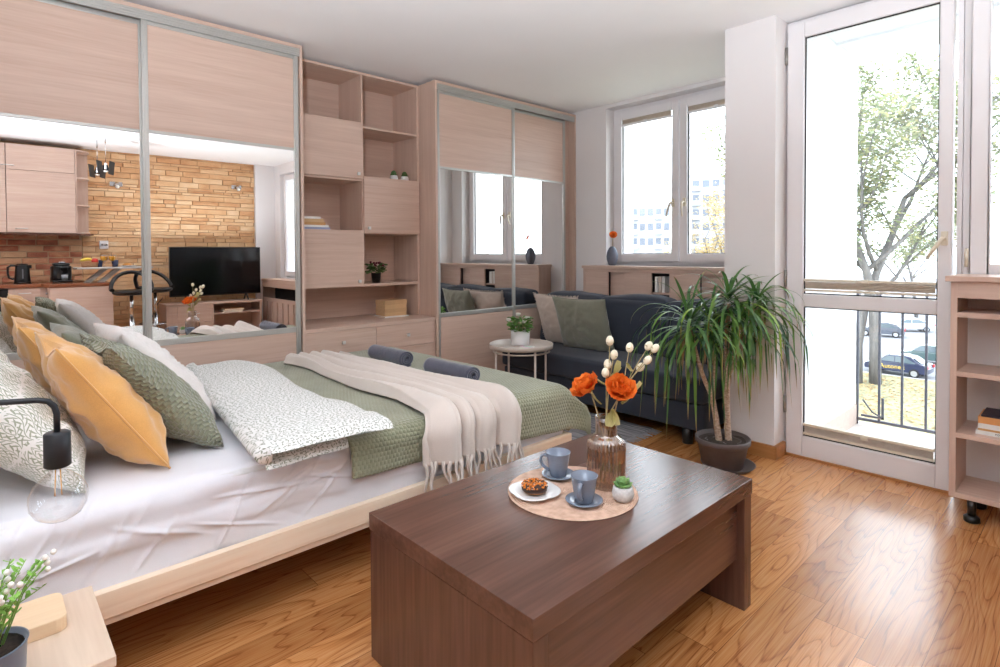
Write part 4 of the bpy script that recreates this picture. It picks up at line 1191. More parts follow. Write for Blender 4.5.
BULB = clear_glass('clear_bulb_glass', (.95, .95, .95), .0, 1., .07)
bl_ = MB().lathe([(.014, .753), (.016, .744), (.026, .735), (.042, .720), (.0515, .700), (.0535, .685), (.051, .668), (.041, .650), (.022, .638), (0, .6345)], (.122, ly, 0), 72).build('bulb', BULB, lp)
FIL = plain('amber_filament', lin(232, 170, 70), .4)
MB().cyl((.118, ly, .748), (.116, ly, .690), .0012, 6).cyl((.126, ly, .748), (.128, ly, .690), .0012, 6).build('filament', FIL, bl_)
bpz = NZ
bp_ = thing('potted_heather', 'small white-flowered plant in a blue grey pot on the bedside table', 'plant', (.004, 1.424, NZ))
MB().lathe([(0, 0), (.046, 0), (.050, .003), (.054, .030), (.0545, .034), (.055, .050), (.0575, .088), (.060, .092), (.056, .092), (.053, .080), (0, .080)], n=40).build('pot', plain('blue_grey_pot', lin(112, 122, 138), .35, var=.04), bp_, local=True)
MB().lathe([(.053, .083), (0, .086)], n=20).build('soil', SOIL, bp_, local=True)
rr = random.Random(77); sb = MB(); lb = MB(); heads = []
for k in range(34):
    a = rr.random() * 2 * pi; out = rr.uniform(.03, .11); H_ = rr.uniform(.08, .16)
    p0 = Vector((.03 * cos(a) * rr.random(), .03 * sin(a) * rr.random(), .082)); p2 = Vector((out * cos(a), out * sin(a), .085 + H_)); p1 = p0.lerp(p2, .5) + Vector((0, 0, .025))
    pts = [p0, p0.lerp(p1, .6), p1, p1.lerp(p2, .6), p2]; sb.tube(pts, [.0014, .0013, .0012, .001, .0008], 5)
    for j in range(14):
        t_ = .25 + .75 * j / 14; q = p0.lerp(p1, t_ * 2) if t_ < .5 else p1.lerp(p2, t_ * 2 - 1)
        an = rr.random() * 6.3; ax = Vector((cos(an), sin(an), .6))
        petal(lb, Matrix.Translation(q) @ ax.to_track_quat('X', 'Z').to_matrix().to_4x4(), .013, .0035, .1, .1, .0, j)
    if rr.random() < .6:
        wb_ = MB(); heads.append(wb_)
        for j in range(3): wb_.ball(p2 + Vector((rr.uniform(-.012, .012), rr.uniform(-.012, .012), rr.uniform(-.02, .004))), .0055, 8, 6)
sb.build('stems', plain('light_green_stem', lin(124, 168, 74), .6, var=.1), bp_, local=True); lb.build('leaves', plain('light_green_leaf', lin(128, 178, 76), .6, var=.2), bp_, local=True)
for wb_ in heads: wb_.build('flower_head', WHITEP, bp_, local=True)
# ------------------------------------------------------------------ dragon tree by the pillar
DLEAF = NT('dragon_tree_leaf')
gi = DLEAF.n('NewGeometry', out=8)
ux, uy, uz_ = DLEAF.sep(DLEAF.uv())
c_ = DLEAF.ramp(gi, [(0., lin(48, 86, 50)), (.5, lin(76, 116, 62)), (.85, lin(108, 148, 66)), (1., lin(166, 198, 80))])
c_ = DLEAF.mix(DLEAF.ramp(uy, [(.80, (0, 0, 0)), (.97, (1, 1, 1))]), c_, lin(176, 140, 88))
tl = DLEAF.n('BsdfTranslucent', {0: c_}); DLEAF.p(color=c_, rough=.30, spec=.5)
mx = DLEAF.n('MixShader', {0: .28, 1: DLEAF.b.outputs[0], 2: tl}); DLEAF.t.links.new(mx, DLEAF.out.inputs[0])
DRYL = petal_mat('withered_leaf', lin(150, 112, 76), lin(196, 160, 118))
BARK = NT('dragon_tree_bark')
n_ = BARK.n('TexNoise', {'Vector': BARK.vmath('MULTIPLY', BARK.obj(), (60., 60., 160.)), 'Scale': 1., 'Detail': 3.})
BARK.p(color=BARK.ramp(n_, [(.3, lin(150, 120, 98)), (.7, lin(206, 184, 164))]), rough=.85, normal=BARK.bump(n_, .8, .004))
pc = Vector((3.065, 1.465, 0))
dt = thing('dragon_tree', 'tall potted dragon tree with long drooping green leaves by the pillar', 'plant', pc)
PLASTIC = plain('brown_grey_plastic_pot', lin(92, 82, 80), .5, var=.06)
MB().lathe([(0, .006), (.104, .006), (.108, .010), (.134, .132), (.139, .134), (.146, .140), (.148, .166), (.143, .170), (.136, .166), (.132, .145), (0, .145)], pc, 48).build('pot', PLASTIC, dt)
MB().lathe([(0, 0), (.120, 0), (.140, .016), (.146, .022), (.140, .022), (.118, .005), (0, .005)], pc + Vector((.022, -.02, 0)), 48).build('saucer', PLASTIC, dt)
MB().grid(lambda a, b: pc + Vector((.133 * b * cos(2 * pi * a), .133 * b * sin(2 * pi * a), .150 + .010 * nz(a * 9, b * 7) - .004 * b)), 40, 10, cu=True).build('soil', SOIL, dt)
def path(*p): return [Vector(q) for q in p]
def smoothp(pts, n=6):
    out = []
    for i in range(len(pts) - 1):
        p0, p1, p2, p3 = pts[max(i - 1, 0)], pts[i], pts[i + 1], pts[min(i + 2, len(pts) - 1)]
        for k in range(n):
            t = k / n
            out.append(.5 * ((2 * p1) + (p2 - p0) * t + (2 * p0 - 5 * p1 + 4 * p2 - p3) * t * t + (3 * p1 - p0 - 3 * p2 + p3) * t ** 3))
    return out + [pts[-1]]
crA, crB, crC, crD, crE = Vector((2.945, 1.60, .79)), Vector((3.115, 1.455, .915)), Vector((3.235, 1.345, .905)), Vector((3.03, 1.52, .80)), Vector((3.16, 1.38, .80))
for pts, r0, r1 in ((path((3.055, 1.480, .14), (3.045, 1.495, .27), (3.035, 1.513, .40)), .019, .014),
                    (path((3.035, 1.513, .39), (3.0, 1.545, .50), (2.97, 1.575, .64), crA), .013, .009),
                    (path((3.035, 1.513, .39), (3.045, 1.50, .52), (3.04, 1.51, .66), crD), .012, .008),
                    (path((3.095, 1.445, .14), (3.088, 1.452, .32), (3.092, 1.455, .50), (3.105, 1.46, .70), crB), .019, .010),
                    (path((3.092, 1.455, .49), (3.13, 1.42, .60), (3.19, 1.375, .76), crC), .012, .008),
                    (path((3.092, 1.455, .52), (3.10, 1.43, .62), (3.13, 1.40, .70), crE), .011, .008)):
    q = smoothp(pts); m_ = len(q)
    MB().tube(q, [r0 + (r1 - r0) * i / (m_ - 1) for i in range(m_)], 12).build('trunk', BARK, dt)
def strap(bm, p, az, el, L, k, w, seed, tw=.0):
    n = 12; pts = []; dirs = []; e = el; q = Vector(p); a_ = az
    for i in range(n + 1):
        d = Vector((cos(a_) * cos(e), sin(a_) * cos(e), sin(e)))
        pts.append(q.copy()); dirs.append(d)
        q = q + d * (L / n)
        e = max(e - k / n * (.5 + 1.2 * i / n), -1.50); a_ += tw / n
    vs = []; uvs = []; fs = []
    for i in range(n + 1):
        t = i / n; d = dirs[i]
        s = d.cross(Vector((0, 0, 1)))
        if s.length < .12: s = Vector((-sin(a_), cos(a_), 0))
        s.normalize(); u = s.cross(d)
        ww = w * min(1., .45 + t * 4) * max(.04, (1 - t ** 3.2))
        for c in (-1, 0, 1):
            vs.append(pts[i] + s * ww * c + u * (.28 * ww * abs(c))); uvs.append(((c + 1) / 2, t))
    for i in range(n):
        for c in range(2): fs.append((i * 3 + c, i * 3 + c + 1, i * 3 + 4 + c, i * 3 + 3 + c))
    bm.add(vs, fs, uvs, True)
rr = random.Random(12)
for cr, n, Lm in ((crA, 62, .53), (crB, 60, .47), (crC, 58, .44), (crD, 34, .44), (crE, 34, .44)):
    b = MB(); dry = MB()
    for k in range(n):
        f = k / n
        az = k * 2.39996 + rr.uniform(-.3, .3)
        el = 1.30 - 1.75 * f ** .6 + rr.uniform(-.25, .25)
        L = Lm * (.62 + .48 * min(1, f * 2)) * rr.uniform(.8, 1.15)
        kk = rr.uniform(.8, 2.2) if f < .12 else rr.uniform(2.0, 3.8)
        p = cr + Vector((.008 * cos(az), .008 * sin(az), .05 * (1 - f) - .04 * f))
        # keep the leaves in front of the pillar and the glass
        end = p + Vector((cos(az), sin(az), 0)) * L * (.75 if el > .6 else .6)
        if end.x > 3.37 and end.y > 1.29: L *= max(.25, (3.37 - p.x) / max(.01, end.x - p.x)); kk = max(kk, 2.5)
        elif end.x > 3.50: L *= max(.3, (3.50 - p.x) / max(.01, end.x - p.x))
        strap(b, p, az, el, L, kk, rr.uniform(.0072, .0104), k, rr.uniform(-.5, .5))
    for k in range(4):
        az = rr.random() * 6.28
        strap(dry, cr - Vector((0, 0, .06)), az, -.3, .22, 3.5, .006, k)
    fo = b.build('leaf_crown', DLEAF, dt, merge=False)
    dry.build('withered_leaves', DRYL, fo, merge=False)
# ------------------------------------------------------------------ the far side of the room, seen in the mirrors
YW = -1.80
def stone_mat(name, stops, rough=.85):
    m = NT(name)
    gi = m.n('NewGeometry', out=8)
    n1 = m.n('TexNoise', {'Vector': m.vmath('MULTIPLY', m.obj(), (6., 6., 14.)), 'Scale': 1., 'Detail': 4.})
    n2 = m.n('TexNoise', {'Vector': m.obj(), 'Scale': 70., 'Detail': 3.})
    f = m.math('ADD', m.math('MULTIPLY', gi, .40), m.math('MULTIPLY', n1, .60))
    return m.p(color=m.ramp(f, stops), rough=rough, normal=m.bump(m.math('ADD', n1, m.math('MULTIPLY', n2, .4)), .8, .010))
STONE = stone_mat('golden_split_stone', [(.15, lin(184, 128, 86)), (.4, lin(212, 166, 120)), (.65, lin(224, 186, 144)), (.9, lin(236, 210, 174))])
BRICK = stone_mat('old_red_and_buff_brick', [(.2, lin(122, 70, 54)), (.38, lin(172, 104, 76)), (.5, lin(200, 150, 112)), (.8, lin(214, 178, 140))])
MORTAR = plain('sandy_mortar', lin(188, 158, 126), .95, var=.08, bump=.5)
struct('wall_front', MB().box(-1.0, 3.75, -1.95, YW, 0, ZC), MORTAR)
rr = random.Random(21)
b = MB(); z = 0.
while z < ZC - .004:
    h = min(rr.choice((.035, .05, .06, .075)), ZC - z)
    x = 1.00 - rr.random() * .1
    while x < 3.13:
        w = rr.uniform(.10, .42); xe = min(x + w, 3.13); d = rr.uniform(.006, .024)
        if xe - max(x, 1.0) > .02:
            xa = max(x, 1.0); e = .002
            v = [(xa + e, YW, z + e), (xe - e, YW, z + e), (xe - e, YW, z + h - e), (xa + e, YW, z + h - e)]
            k = [(p[0] + (e if i in (0, 3) else -e) * 1.5, YW + d + rr.uniform(-.005, .006), p[2] + (e if i < 2 else -e)) for i, p in enumerate(v)]
            b.add(v + k, [(4, 5, 6, 7), (0, 1, 5, 4), (1, 2, 6, 5), (2, 3, 7, 6), (3, 0, 4, 7)])
        x = xe
        if x >= 3.13: break
    z += h
struct('wall_stone', b, STONE, merge=False)
b = MB(); z = .88; row = 0
while z < 1.46:
    x = -.9 - (row % 2) * .13
    while x < 1.0:
        w = rr.uniform(.20, .27); xa, xe = max(x, -.9), min(x + w, 1.0)
        if xe - xa > .03:
            d = rr.uniform(.010, .020)
            b.box(xa + .006, xe - .006, YW, YW + d, z + .006, z + .068)
        x += w
    z += .075; row += 1
struct('wall_brick', b, BRICK, merge=False, bevel=.004)
struct('wall_pier', MB().box(3.13, 3.42, YW, YW + .06, 0, ZC), WHITE)

# wall cupboards
def bow(bm, x, y, z, w=.11):
    bm.tube([(x - w / 2, y, z), (x - w / 2 + .012, y - .0, z)], .004, 6)
    bm.tube([(x - w / 2, y, z), (x - w / 3, y + .022, z), (x, y + .028, z), (x + w / 3, y + .022, z), (x + w / 2, y, z)], .005, 8)
    return bm
def wall_cup(x0, x1, label):
    t = thing('wall_cupboard', label, 'cupboard', ((x0 + x1) / 2, -1.62, 1.47), group='kitchen wall cupboards')
    MB().box(x0, x1, -1.785, -1.468, 1.475, 2.50).build('carcass', LX, t, bevel=.001)
    for z0, z1 in ((1.478, 2.197), (2.203, 2.498)):
        d = MB().box(x0 + .002, x1 - .002, -1.468, -1.45, z0, z1).build('cupboard_door', LX, t, bevel=.001)
        bow(MB(), x0 + .13 if z0 < 2 else (x0 + x1) / 2 - .3, -1.45, z0 + .045).build('handle', SATIN, d)
    return t
wall_cup(.268, .905, 'light wood kitchen wall cupboard next to the stone wall'); wall_cup(-.40, .264, 'light wood kitchen wall cupboard at the left edge of the mirror')
os_ = thing('corner_shelf', 'light wood open corner shelf at the end of the kitchen wall cupboards', 'shelf', (.98, -1.65, 1.475))
MB().box(.907, .923, -1.785, -1.46, 1.475, 2.50).build('side_panel', LZ, os_); MB().box(.923, 1.07, -1.785, -1.772, 1.475, 2.50).build('back_panel', LZ, os_)
for z in (1.475, 1.815, 2.15, 2.484):
    MB().prism([(.923, -1.77), (1.07, -1.77), (1.07, -1.66)] + [(.923 + .147 * cos(a), -1.66 + .19 * sin(a)) for a in [radians(15 * k) for k in range(1, 7)]], z, z + .016).build('shelf', LX, os_)
MB().box(-.40, 1.08, -1.785, -1.44, 1.452, 1.472).build('light_pelmet', WX, os_)
# base units
WTOP = wood('red_brown_worktop', lin(112, 64, 42), lin(150, 92, 62), 'X', .25, .9, 14.)
bs = thing('base_cupboard', 'light wood kitchen base unit with a top drawer below the kettle', 'cupboard', (.30, -1.5, 0))
MB().box(-.45, .54, -1.785, -1.222, .10, .838).build('carcass', LX, bs); MB().box(.54, .596, -1.222, -1.204, .10, .838).build('filler_panel', LX, bs); MB().box(-.45, .54, -1.785, -1.28, 0, .10).build('plinth', LX, bs)
for x0, x1, z0, z1 in ((.262, .536, .70, .834), (.262, .536, .12, .694)):
    d = MB().box(x0, x1, -1.222, -1.204, z0, z1).build('drawer' if z0 > .5 else 'cupboard_door', LX, bs, bevel=.001); bow(MB(), (x0 + x1) / 2, -1.204, z1 - .055).build('handle', SATIN, d)
ov = MB().box(-.40, .258, -1.222, -1.202, .12, .834).build('oven_door', BLACKP, bs, bevel=.002)
MB().tube([(-.33, -1.175, .74), (.2, -1.175, .74)], .008, 8).build('handle', CHROME, ov)
pn = thing('peninsula_cupboard', 'light wood kitchen peninsula unit with a plain end panel beside the bar stools', 'cupboard', (.88, -1.35, 0))
MB().box(.612, 1.19, -1.785, -.968, .0, .838).build('carcass', LX, pn); MB().box(.606, 1.196, -.968, -.950, .0, .838).build('end_panel', LX, pn, bevel=.001)
d = MB().box(.596, .612, -1.19, -.975, .70, .834).build('drawer', LX, pn, bevel=.001); MB().ball((.585, -1.08, .77), .012, 10, 8).build('knob', CHROME, d)
MB().box(.596, .612, -1.19, -.975, .10, .694).build('cupboard_door', LX, pn, bevel=.001)
wt = MB().prism([(-.45, -1.785), (1.20, -1.785), (1.20, -.945), (.595, -.945), (.54, -1.19), (-.45, -1.19)], .840, .880)
tag(wt.build('worktop', WTOP, bevel=.003), 'red-brown kitchen worktop running from the kettle round to the peninsula', 'worktop')
# kettle
kt = thing('kettle', 'black electric kettle on the kitchen worktop', 'kettle', (.395, -1.47, .881))
MB().lathe([(0, 0), (.080, 0), (.080, .016), (.076, .02), (0, .02)], n=32).build('base', BLACKP, kt, local=True)
MB().lathe([(0, .021), (.074, .021), (.075, .03), (.068, .12), (.062, .205), (.060, .215), (0, .219)], n=36).build('body', BLACKP, kt, local=True)
MB().lathe([(0, .219), (.055, .219), (.050, .230), (0, .234)], n=32).build('lid', BLACKP, kt, local=True)
MB().tube([(-.058, 0, .205), (-.10, 0, .212), (-.128, 0, .19), (-.128, 0, .12), (-.118, 0, .07), (-.085, 0, .055), (-.068, 0, .06)], .011, 10).build('handle', BLACKP, kt, local=True)
MB().prism([(.050, -.022), (.085, 0), (.050, .022)], .175, .215).build('spout', BLACKP, kt, local=True)
MB().box(-.006, .006, .064, .073, .06, .17).build('water_window', plain('grey_window', lin(120, 124, 130), .2), kt, local=True)
# coffee machine
cm = thing('coffee_machine', 'small black capsule coffee machine on the kitchen worktop', 'coffee machine', (.755, -1.44, .881))
MB().prism([(-.10 + .0, -.12), (.095, -.12), (.095, .03)] + [(.0 + .095 * cos(a), .03 + .07 * sin(a)) for a in [radians(30 * k) for k in range(1, 6)]] + [(-.10, .03)], .03, .20).prism([(-.085, -.11), (.08, -.11), (.08, .05), (-.085, .05)], .20, .235).build('body', BLACKP, cm, local=True, bevel=.015)
MB().box(-.10, .095, -.12, .13, 0, .03).build('drip_tray', BLACKP, cm, local=True, bevel=.006)
MB().box(-.02, .05, .05, .12, .15, .19).build('spout', BLACKP, cm, local=True, bevel=.008)
MB().lathe([(0, .031), (.03, .031), (.036, .095), (.033, .095), (.028, .036), (0, .036)], (.02, .085, 0), 24).build('drip_cup', plain('grey_cup', lin(150, 156, 164), .3), cm, local=True)
MB().box(-.03, .03, -.04, .06, .236, .250).build('lever', CHROME, cm, local=True, bevel=.006)
# bar top on raking supports
BARM = plain('pale_grey_bar_laminate', lin(188, 186, 184), .3, var=.02)
bt = thing('bar_counter', 'pale grey raised bar shelf on two raking metal supports over the peninsula', 'bar counter', (1.2, -1.25, .881))
MB().box(.86, 1.62, -1.42, -1.02, 1.042, 1.062).build('top', BARM, bt, bevel=.004)
for x in (.94, 1.075):
    MB().prism([(0, 0), (.07, 0), (.245, .161), (.175, .161)], -.03, .03, Matrix(((1, 0, 0, x), (0, 0, 1, -1.2), (0, 1, 0, .881), (0, 0, 0, 1)))).build('support', ALU, bt)
zb_ = 1.0625
WICK = NT('wicker'); x_, y_, z_ = WICK.sep(WICK.obj())
h_ = WICK.math('MULTIPLY', WICK.math('SINE', WICK.math('MULTIPLY', WICK.math('ADD', x_, y_), 500.)), WICK.math('SINE', WICK.math('MULTIPLY', z_, 600.)))
WICK.p(color=WICK.ramp(h_, [(.2, lin(176, 124, 84)), (.8, lin(214, 168, 124))]), rough=.8, normal=WICK.bump(h_, .7, .003))
bkt = MB().lathe([(0, 0), (.078, 0), (.088, .055), (.090, .062), (.084, .062), (.074, .006), (0, .006)], n=36)
o = bkt.build('fruit_basket', WICK.m, None, local=True); o.location = (1.005, -1.22, zb_); tag(o, 'small wicker basket of fruit on the bar shelf', 'basket')
bn = MB().tube([Vector((.915 + .14 * k / 9, -1.23 + .01 * k / 9, zb_ + .075 + .022 * sin(pi * k / 9))) for k in range(10)], [.006, .014, .018, .019, .019, .019, .018, .016, .010, .005], 10)
tag(bn.build('banana', plain('banana_yellow', lin(226, 200, 70), .5, var=.08)), 'yellow banana lying in the wicker basket', 'banana')
ap = MB().ball((1.055, -1.195, zb_ + .075), .036, 18, 12, (1, 1, .92))
tag(ap.build('apple', plain('apple_red', lin(196, 44, 36), .35, var=.15)), 'red apple in the wicker basket beside the banana', 'apple')
JUICE = plain('orange_juice', lin(244, 170, 20), .2)
DRINK = clear_glass('clear_drinking_glass', (.96, .97, .98), .0, 1.)
for x, y, lab in ((1.14, -1.16, 'left'), (1.225, -1.16, 'right')):
    g = thing('juice_glass', 'stemmed glass of orange juice on the bar shelf, the ' + lab + ' one of the pair', 'glass', (x, y, zb_), group='glasses of orange juice')
    MB().lathe([(0, 0), (.030, 0), (.028, .003), (.005, .008), (.004, .05), (.010, .058), (.034, .085), (.039, .115), (.040, .150), (.0385, .150), (.0375, .115), (.032, .087), (0, .062)], n=28).build('glass_body', DRINK, g, local=True)
    MB().lathe([(0, .063), (.030, .088), (.0365, .115), (.037, .132), (0, .132)], n=28).build('juice', JUICE, g, local=True)
NAVY = plain('navy_ceramic', lin(40, 50, 84), .25)
for x, lab in ((1.105, 'left of the juice glasses'), (1.265, 'right of the juice glasses')):
    c = MB().lathe([(0, 0), (.028, 0), (.033, .03), (.037, .085), (.034, .085), (.030, .03), (0, .008)], n=28)
    o = c.build('navy_mug', NAVY, None, local=True); o.location = (x, -1.245, zb_); tag(o, 'navy blue mug on the bar shelf, ' + lab, 'mug', 'navy mugs')
o = MB().lathe([(0, 0), (.05, 0), (.088, .012), (.090, .015), (.05, .005), (0, .005)], n=40).build('bar_plate', WCER, None, local=True); o.location = (1.39, -1.16, zb_); tag(o, 'white plate with a pastry on the bar shelf', 'plate')
o = MB().tube([(-.045, -.02, .014), (-.03, 0, .020), (0, .012, .024), (.03, 0, .020), (.045, -.02, .014)], [.006, .014, .019, .014, .006], 12).build('croissant', plain('baked_crust', lin(206, 140, 66), .6, var=.2), None, local=True); o.location = (1.38, -1.16, zb_ + .0056); tag(o, 'golden croissant on the white bar plate', 'pastry')
# bar stools
def stool(x, y, rz, label):
    t = thing('bar_stool', label, 'bar stool', (x, y, 0), rz, 'black bar stools')
    seat = MB(); seat.lathe([(0, .735), (.15, .735), (.185, .75), (.195, .775), (.185, .79), (.15, .782), (0, .775)], n=36)
    seat.build('seat', BLACKP, t, local=True)
    b = MB(); b.tube([(-.20 * cos(a) , .20 * sin(a), .80 + .20 * max(0, sin((a)))**.8) for a in [radians(-25 + 230 * k / 20) for k in range(21)]], .022, 10, flat=1.)
    b.build('backrest', BLACKP, t, local=True)
    MB().tube([(0, 0, .02), (0, 0, .45)], .028, 14).tube([(0, 0, .45), (0, 0, .74)], .019, 14).build('column', CHROME, t, local=True)
    MB().lathe([(0, 0), (.205, 0), (.205, .008), (.12, .022), (.03, .05), (0, .05)], n=40).build('base', CHROME, t, local=True)
    MB().tube([(.14 * cos(2 * pi * k / 24), .14 * sin(2 * pi * k / 24) + .06, .33) for k in range(24)], .010, 8, closed=True).tube([(0, 0, .33), (0, -.08, .33)], .010, 8).build('foot_ring', CHROME, t, local=True)
    return t
stool(1.345, -.74, radians(190), 'black bar stool with chrome foot ring, nearer the peninsula'); stool(1.66, -1.14, radians(165), 'black bar stool with chrome foot ring, nearer the television')
# wall fittings
sk = thing('wall_socket', 'white double wall socket on the stone wall above the bar', 'socket', (1.225, YW + .03, 1.30))
MB().box(1.178, 1.274, YW + .012, YW + .046, 1.29, 1.395).build('plate', PVC, sk, bevel=.003)
for x in (1.204, 1.248): MB().lathe([(0, 0), (.018, 0), (.018, .003), (.014, .004), (.014, .0), (0, .0)], (x, YW + .046, 1.342), 20, Matrix.Rotation(radians(-90), 4, 'X')).build('outlet', PVC, sk)
BULBW = plain('frosted_lamp_glass', lin(240, 236, 226), .3)
def wspot(x, z, label):
    t = thing('wall_spotlight', label, 'spotlight', (x, YW + .03, z), group='spotlights on the stone wall')
    MB().box(-.07, .07, 0, .022, -.03, .03).build('bracket', CHROME, t, local=True, bevel=.004)
    MB().tube([(0, .02, 0), (0, .06, -.01)], .008, 8).build('arm', CHROME, t, local=True)
    MB().tube([(0, .05, .01), (0, .12, -.04)], [.022, .030], 16).build('lamp_head', CHROME, t, local=True)
    MB().ball((0, .122, -.042), .022, 14, 10).build('bulb', BULBW, t, local=True)
wspot(1.37, 2.14, 'chrome wall spotlight on the stone wall, nearer the kitchen'); wspot(2.86, 2.205, 'chrome wall spotlight on the stone wall above the television')
# pendant spots with square black shades
def pend(x, y, label):
    t = thing('pendant_lamp', label, 'pendant lamp', (x, y, 2.15), group='pair of pendant lamps')
    MB().tube([(x, y, 2.24), (x, y, ZC - .03)], .003, 6).tube([(x, y, ZC - .09), (x, y, ZC)], .007, 8).build('rod', CHROME, t)
    MB().lathe([(0, .0), (.026, 0), (.030, .02), (.022, .06), (.012, .09), (0, .095)], (x, y, 2.165), 20).build('lamp_head', CHROME, t)
    MB().ball((x, y, 2.168), .026, 16, 10, (1, 1, .7)).build('bulb', BULBW, t)
    for d in (-1, 1):
        M_ = Matrix.Translation((x + d * .055, y, 2.20)) @ Matrix.Rotation(radians(28), 4, 'Z') @ Matrix.Rotation(radians(d * 6), 4, 'Y')
        MB().box(-.002, .002, -.075, .075, -.075, .075, M_).build('shade_plate', BLACKM, t, bevel=.001)
pend(1.075, -1.02, 'pendant lamp with two black shade plates over the peninsula, further from the wall'); pend(1.10, -.62, 'pendant lamp with two black shade plates, the one nearer the bed')
# television and its stand
TVS = plain('television_screen', lin(10, 11, 14), .08, var=.02)
tv = thing('television', 'large black flat-screen television on the wooden stand', 'television', (2.50, -1.50, .55))
MB().box(1.90, 3.09, -1.515, -1.47, .635, 1.312).build('screen_case', BLACKP, tv, bevel=.004)
MB().box(1.908, 3.082, -1.470, -1.468, .655, 1.304).build('screen', TVS, tv)
for x in (2.10, 2.89): MB().tube([(x, -1.40, .556), (x, -1.49, .66), (x, -1.58, .556)], .010, 8).build('foot', BLACKP, tv)
ts = thing('television_stand', 'low light wood television stand with drawer and open shelf', 'tv stand', (2.44, -1.53, 0))
MB().box(1.82, 3.06, -1.73, -1.33, .520, .545).build('top', LX, ts, bevel=.002)
for x in (1.825, 2.385, 3.035): MB().box(x, x + .02, -1.73, -1.335, .0, .520).build('side_panel', LZ, ts)
MB().box(1.845, 3.035, -1.73, -1.715, .0, .520).build('back_panel', LX, ts)
MB().box(2.405, 3.035, -1.715, -1.345, .375, .393).build('shelf', LX, ts); MB().box(1.845, 3.035, -1.715, -1.345, .05, .068).build('shelf', LX, ts)
d = MB().box(1.955, 2.383, -1.352, -1.334, .29, .515).build('drawer', LX, ts, bevel=.001); bow(MB(), 2.17, -1.334, .41).build('handle', SATIN, d)
MB().box(1.845, 2.383, -1.352, -1.334, .06, .285).build('drawer', LX, ts, bevel=.001); MB().box(1.845, 1.953, -1.352, -1.334, .29, .515).build('front_panel', LX, ts)
z = .3935
for k, (c, n) in enumerate((('white', 'lower white'), ('orange', 'upper orange'))): book((2.67 + .02 * k, -1.45, z), .27, .18, .024, radians(2 * k), BK[c], n + ' book on the television stand shelf', 'books on the television stand'); z += .0245
cb = MB().tube([(1.88, -1.765, .62), (1.80, -1.76, .52), (1.75, -1.69, .42), (1.70, -1.68, .28), (1.74, -1.66, .15), (1.66, -1.66, .03), (1.60, -1.62, .006)], .006, 6)
tag(cb.build('power_cable', BLACKP), 'dark power cable hanging down beside the television stand', 'cable')
# radiator cover under the far window
rc = thing('radiator_cover', 'brown wooden radiator cover with vertical slats below the far window', 'radiator cover', (3.32, -1.08, 0))
MB().box(3.20, 3.50, -1.735, -.36, .80, .836).build('top', LY, rc, bevel=.002); MB().box(3.21, 3.228, -1.735, -.36, .715, .80).build('front_rail', LY, rc); MB().box(3.215, 3.233, -1.735, -.36, .50, .555).build('slat_rail', LY, rc)
for y in (-1.735, -.378): MB().box(3.215, 3.415, y, y + .018, 0, .80).build('end_panel', LZ, rc)
for k in range(7):
    y = -1.71 + k * .192; MB().box(3.215, 3.233, y, y + .150, .04, .50).build('slat', LZ, rc)
MB().box(3.40, 3.415, -1.717, -.378, .0, .80).build('back_panel', DARKGAP, rc)
# ------------------------------------------------------------------ outside
G = -7.2
LAWN = NT('autumn_lawn')
n1 = LAWN.n('TexNoise', {'Vector': LAWN.obj(), 'Scale': .5, 'Detail': 4.}); n2 = LAWN.n('TexNoise', {'Vector': LAWN.obj(), 'Scale': 7., 'Detail': 3.})
LAWN.p(color=LAWN.ramp(LAWN.math('ADD', LAWN.math('MULTIPLY', n1, .4), LAWN.math('MULTIPLY', n2, .6)), [(.35, lin(112, 114, 90)), (.55, lin(140, 136, 106)), (.7, lin(156, 142, 112))]), rough=.95)
struct('ground_lawn', MB().box(6, 45.0, -40, 70, G - .2, G), LAWN.m)
struct('ground_road', MB().box(45.0, 220, -120, 200, G - .25, G - .06), plain('grey_asphalt', lin(122, 122, 126), .9, var=.06, scale=2.))
struct('ground_kerb', MB().box(45.0, 45.25, -40, 70, G - .2, G + .02), plain('kerb_concrete', lin(170, 168, 164), .9))
# fallen leaves
FALL = NT('fallen_leaf'); gi = FALL.n('NewGeometry', out=8)
FALL.p(color=FALL.ramp(gi, [(0., lin(150, 112, 76)), (.5, lin(178, 148, 98)), (1., lin(196, 172, 124))]), rough=.9)
b = MB(); rr = random.Random(4)
for k in range(9000):
    x = rr.uniform(22, 44.8); y = rr.uniform(-2, 17); s = rr.uniform(.05, .13); a = rr.random() * 6.3
    c, q = s * cos(a), s * sin(a)
    b.add([(x + c, y + q, G + .02), (x - q * .6, y + c * .6, G + .05), (x - c, y - q, G + .02), (x + q * .6, y - c * .6, G + .03)], [(0, 1, 2, 3)])
o = b.build('fallen_leaves', FALL.m, merge=False); tag(o, 'yellow and brown fallen leaves scattered over the lawn outside', 'fallen leaves', kind='stuff')
# trees
BARKO = NT('grey_tree_bark'); n_ = BARKO.n('TexNoise', {'Vector': BARKO.vmath('MULTIPLY', BARKO.obj(), (5., 5., 1.2)), 'Scale': 1., 'Detail': 5.})
BARKO.p(color=BARKO.ramp(n_, [(.3, lin(82, 80, 80)), (.7, lin(118, 114, 112))]), rough=.95, normal=BARKO.bump(n_, 1., .05))
def leafm(name, a, b_, c):
    m = NT(name); gi = m.n('NewGeometry', out=8); col = m.ramp(gi, [(0., a), (.6, b_), (1., c)])
    tl = m.n('BsdfTranslucent', {0: col}); m.p(color=col, rough=.7)
    mx = m.n('MixShader', {0: .4, 1: m.b.outputs[0], 2: tl}); m.t.links.new(mx, m.out.inputs[0]); return m.m
LEAFG = leafm('yellowing_green_foliage', lin(120, 132, 104), lin(150, 156, 122), lin(188, 180, 132))
LEAFY = leafm('golden_foliage', lin(166, 140, 90), lin(190, 166, 112), lin(204, 188, 140))
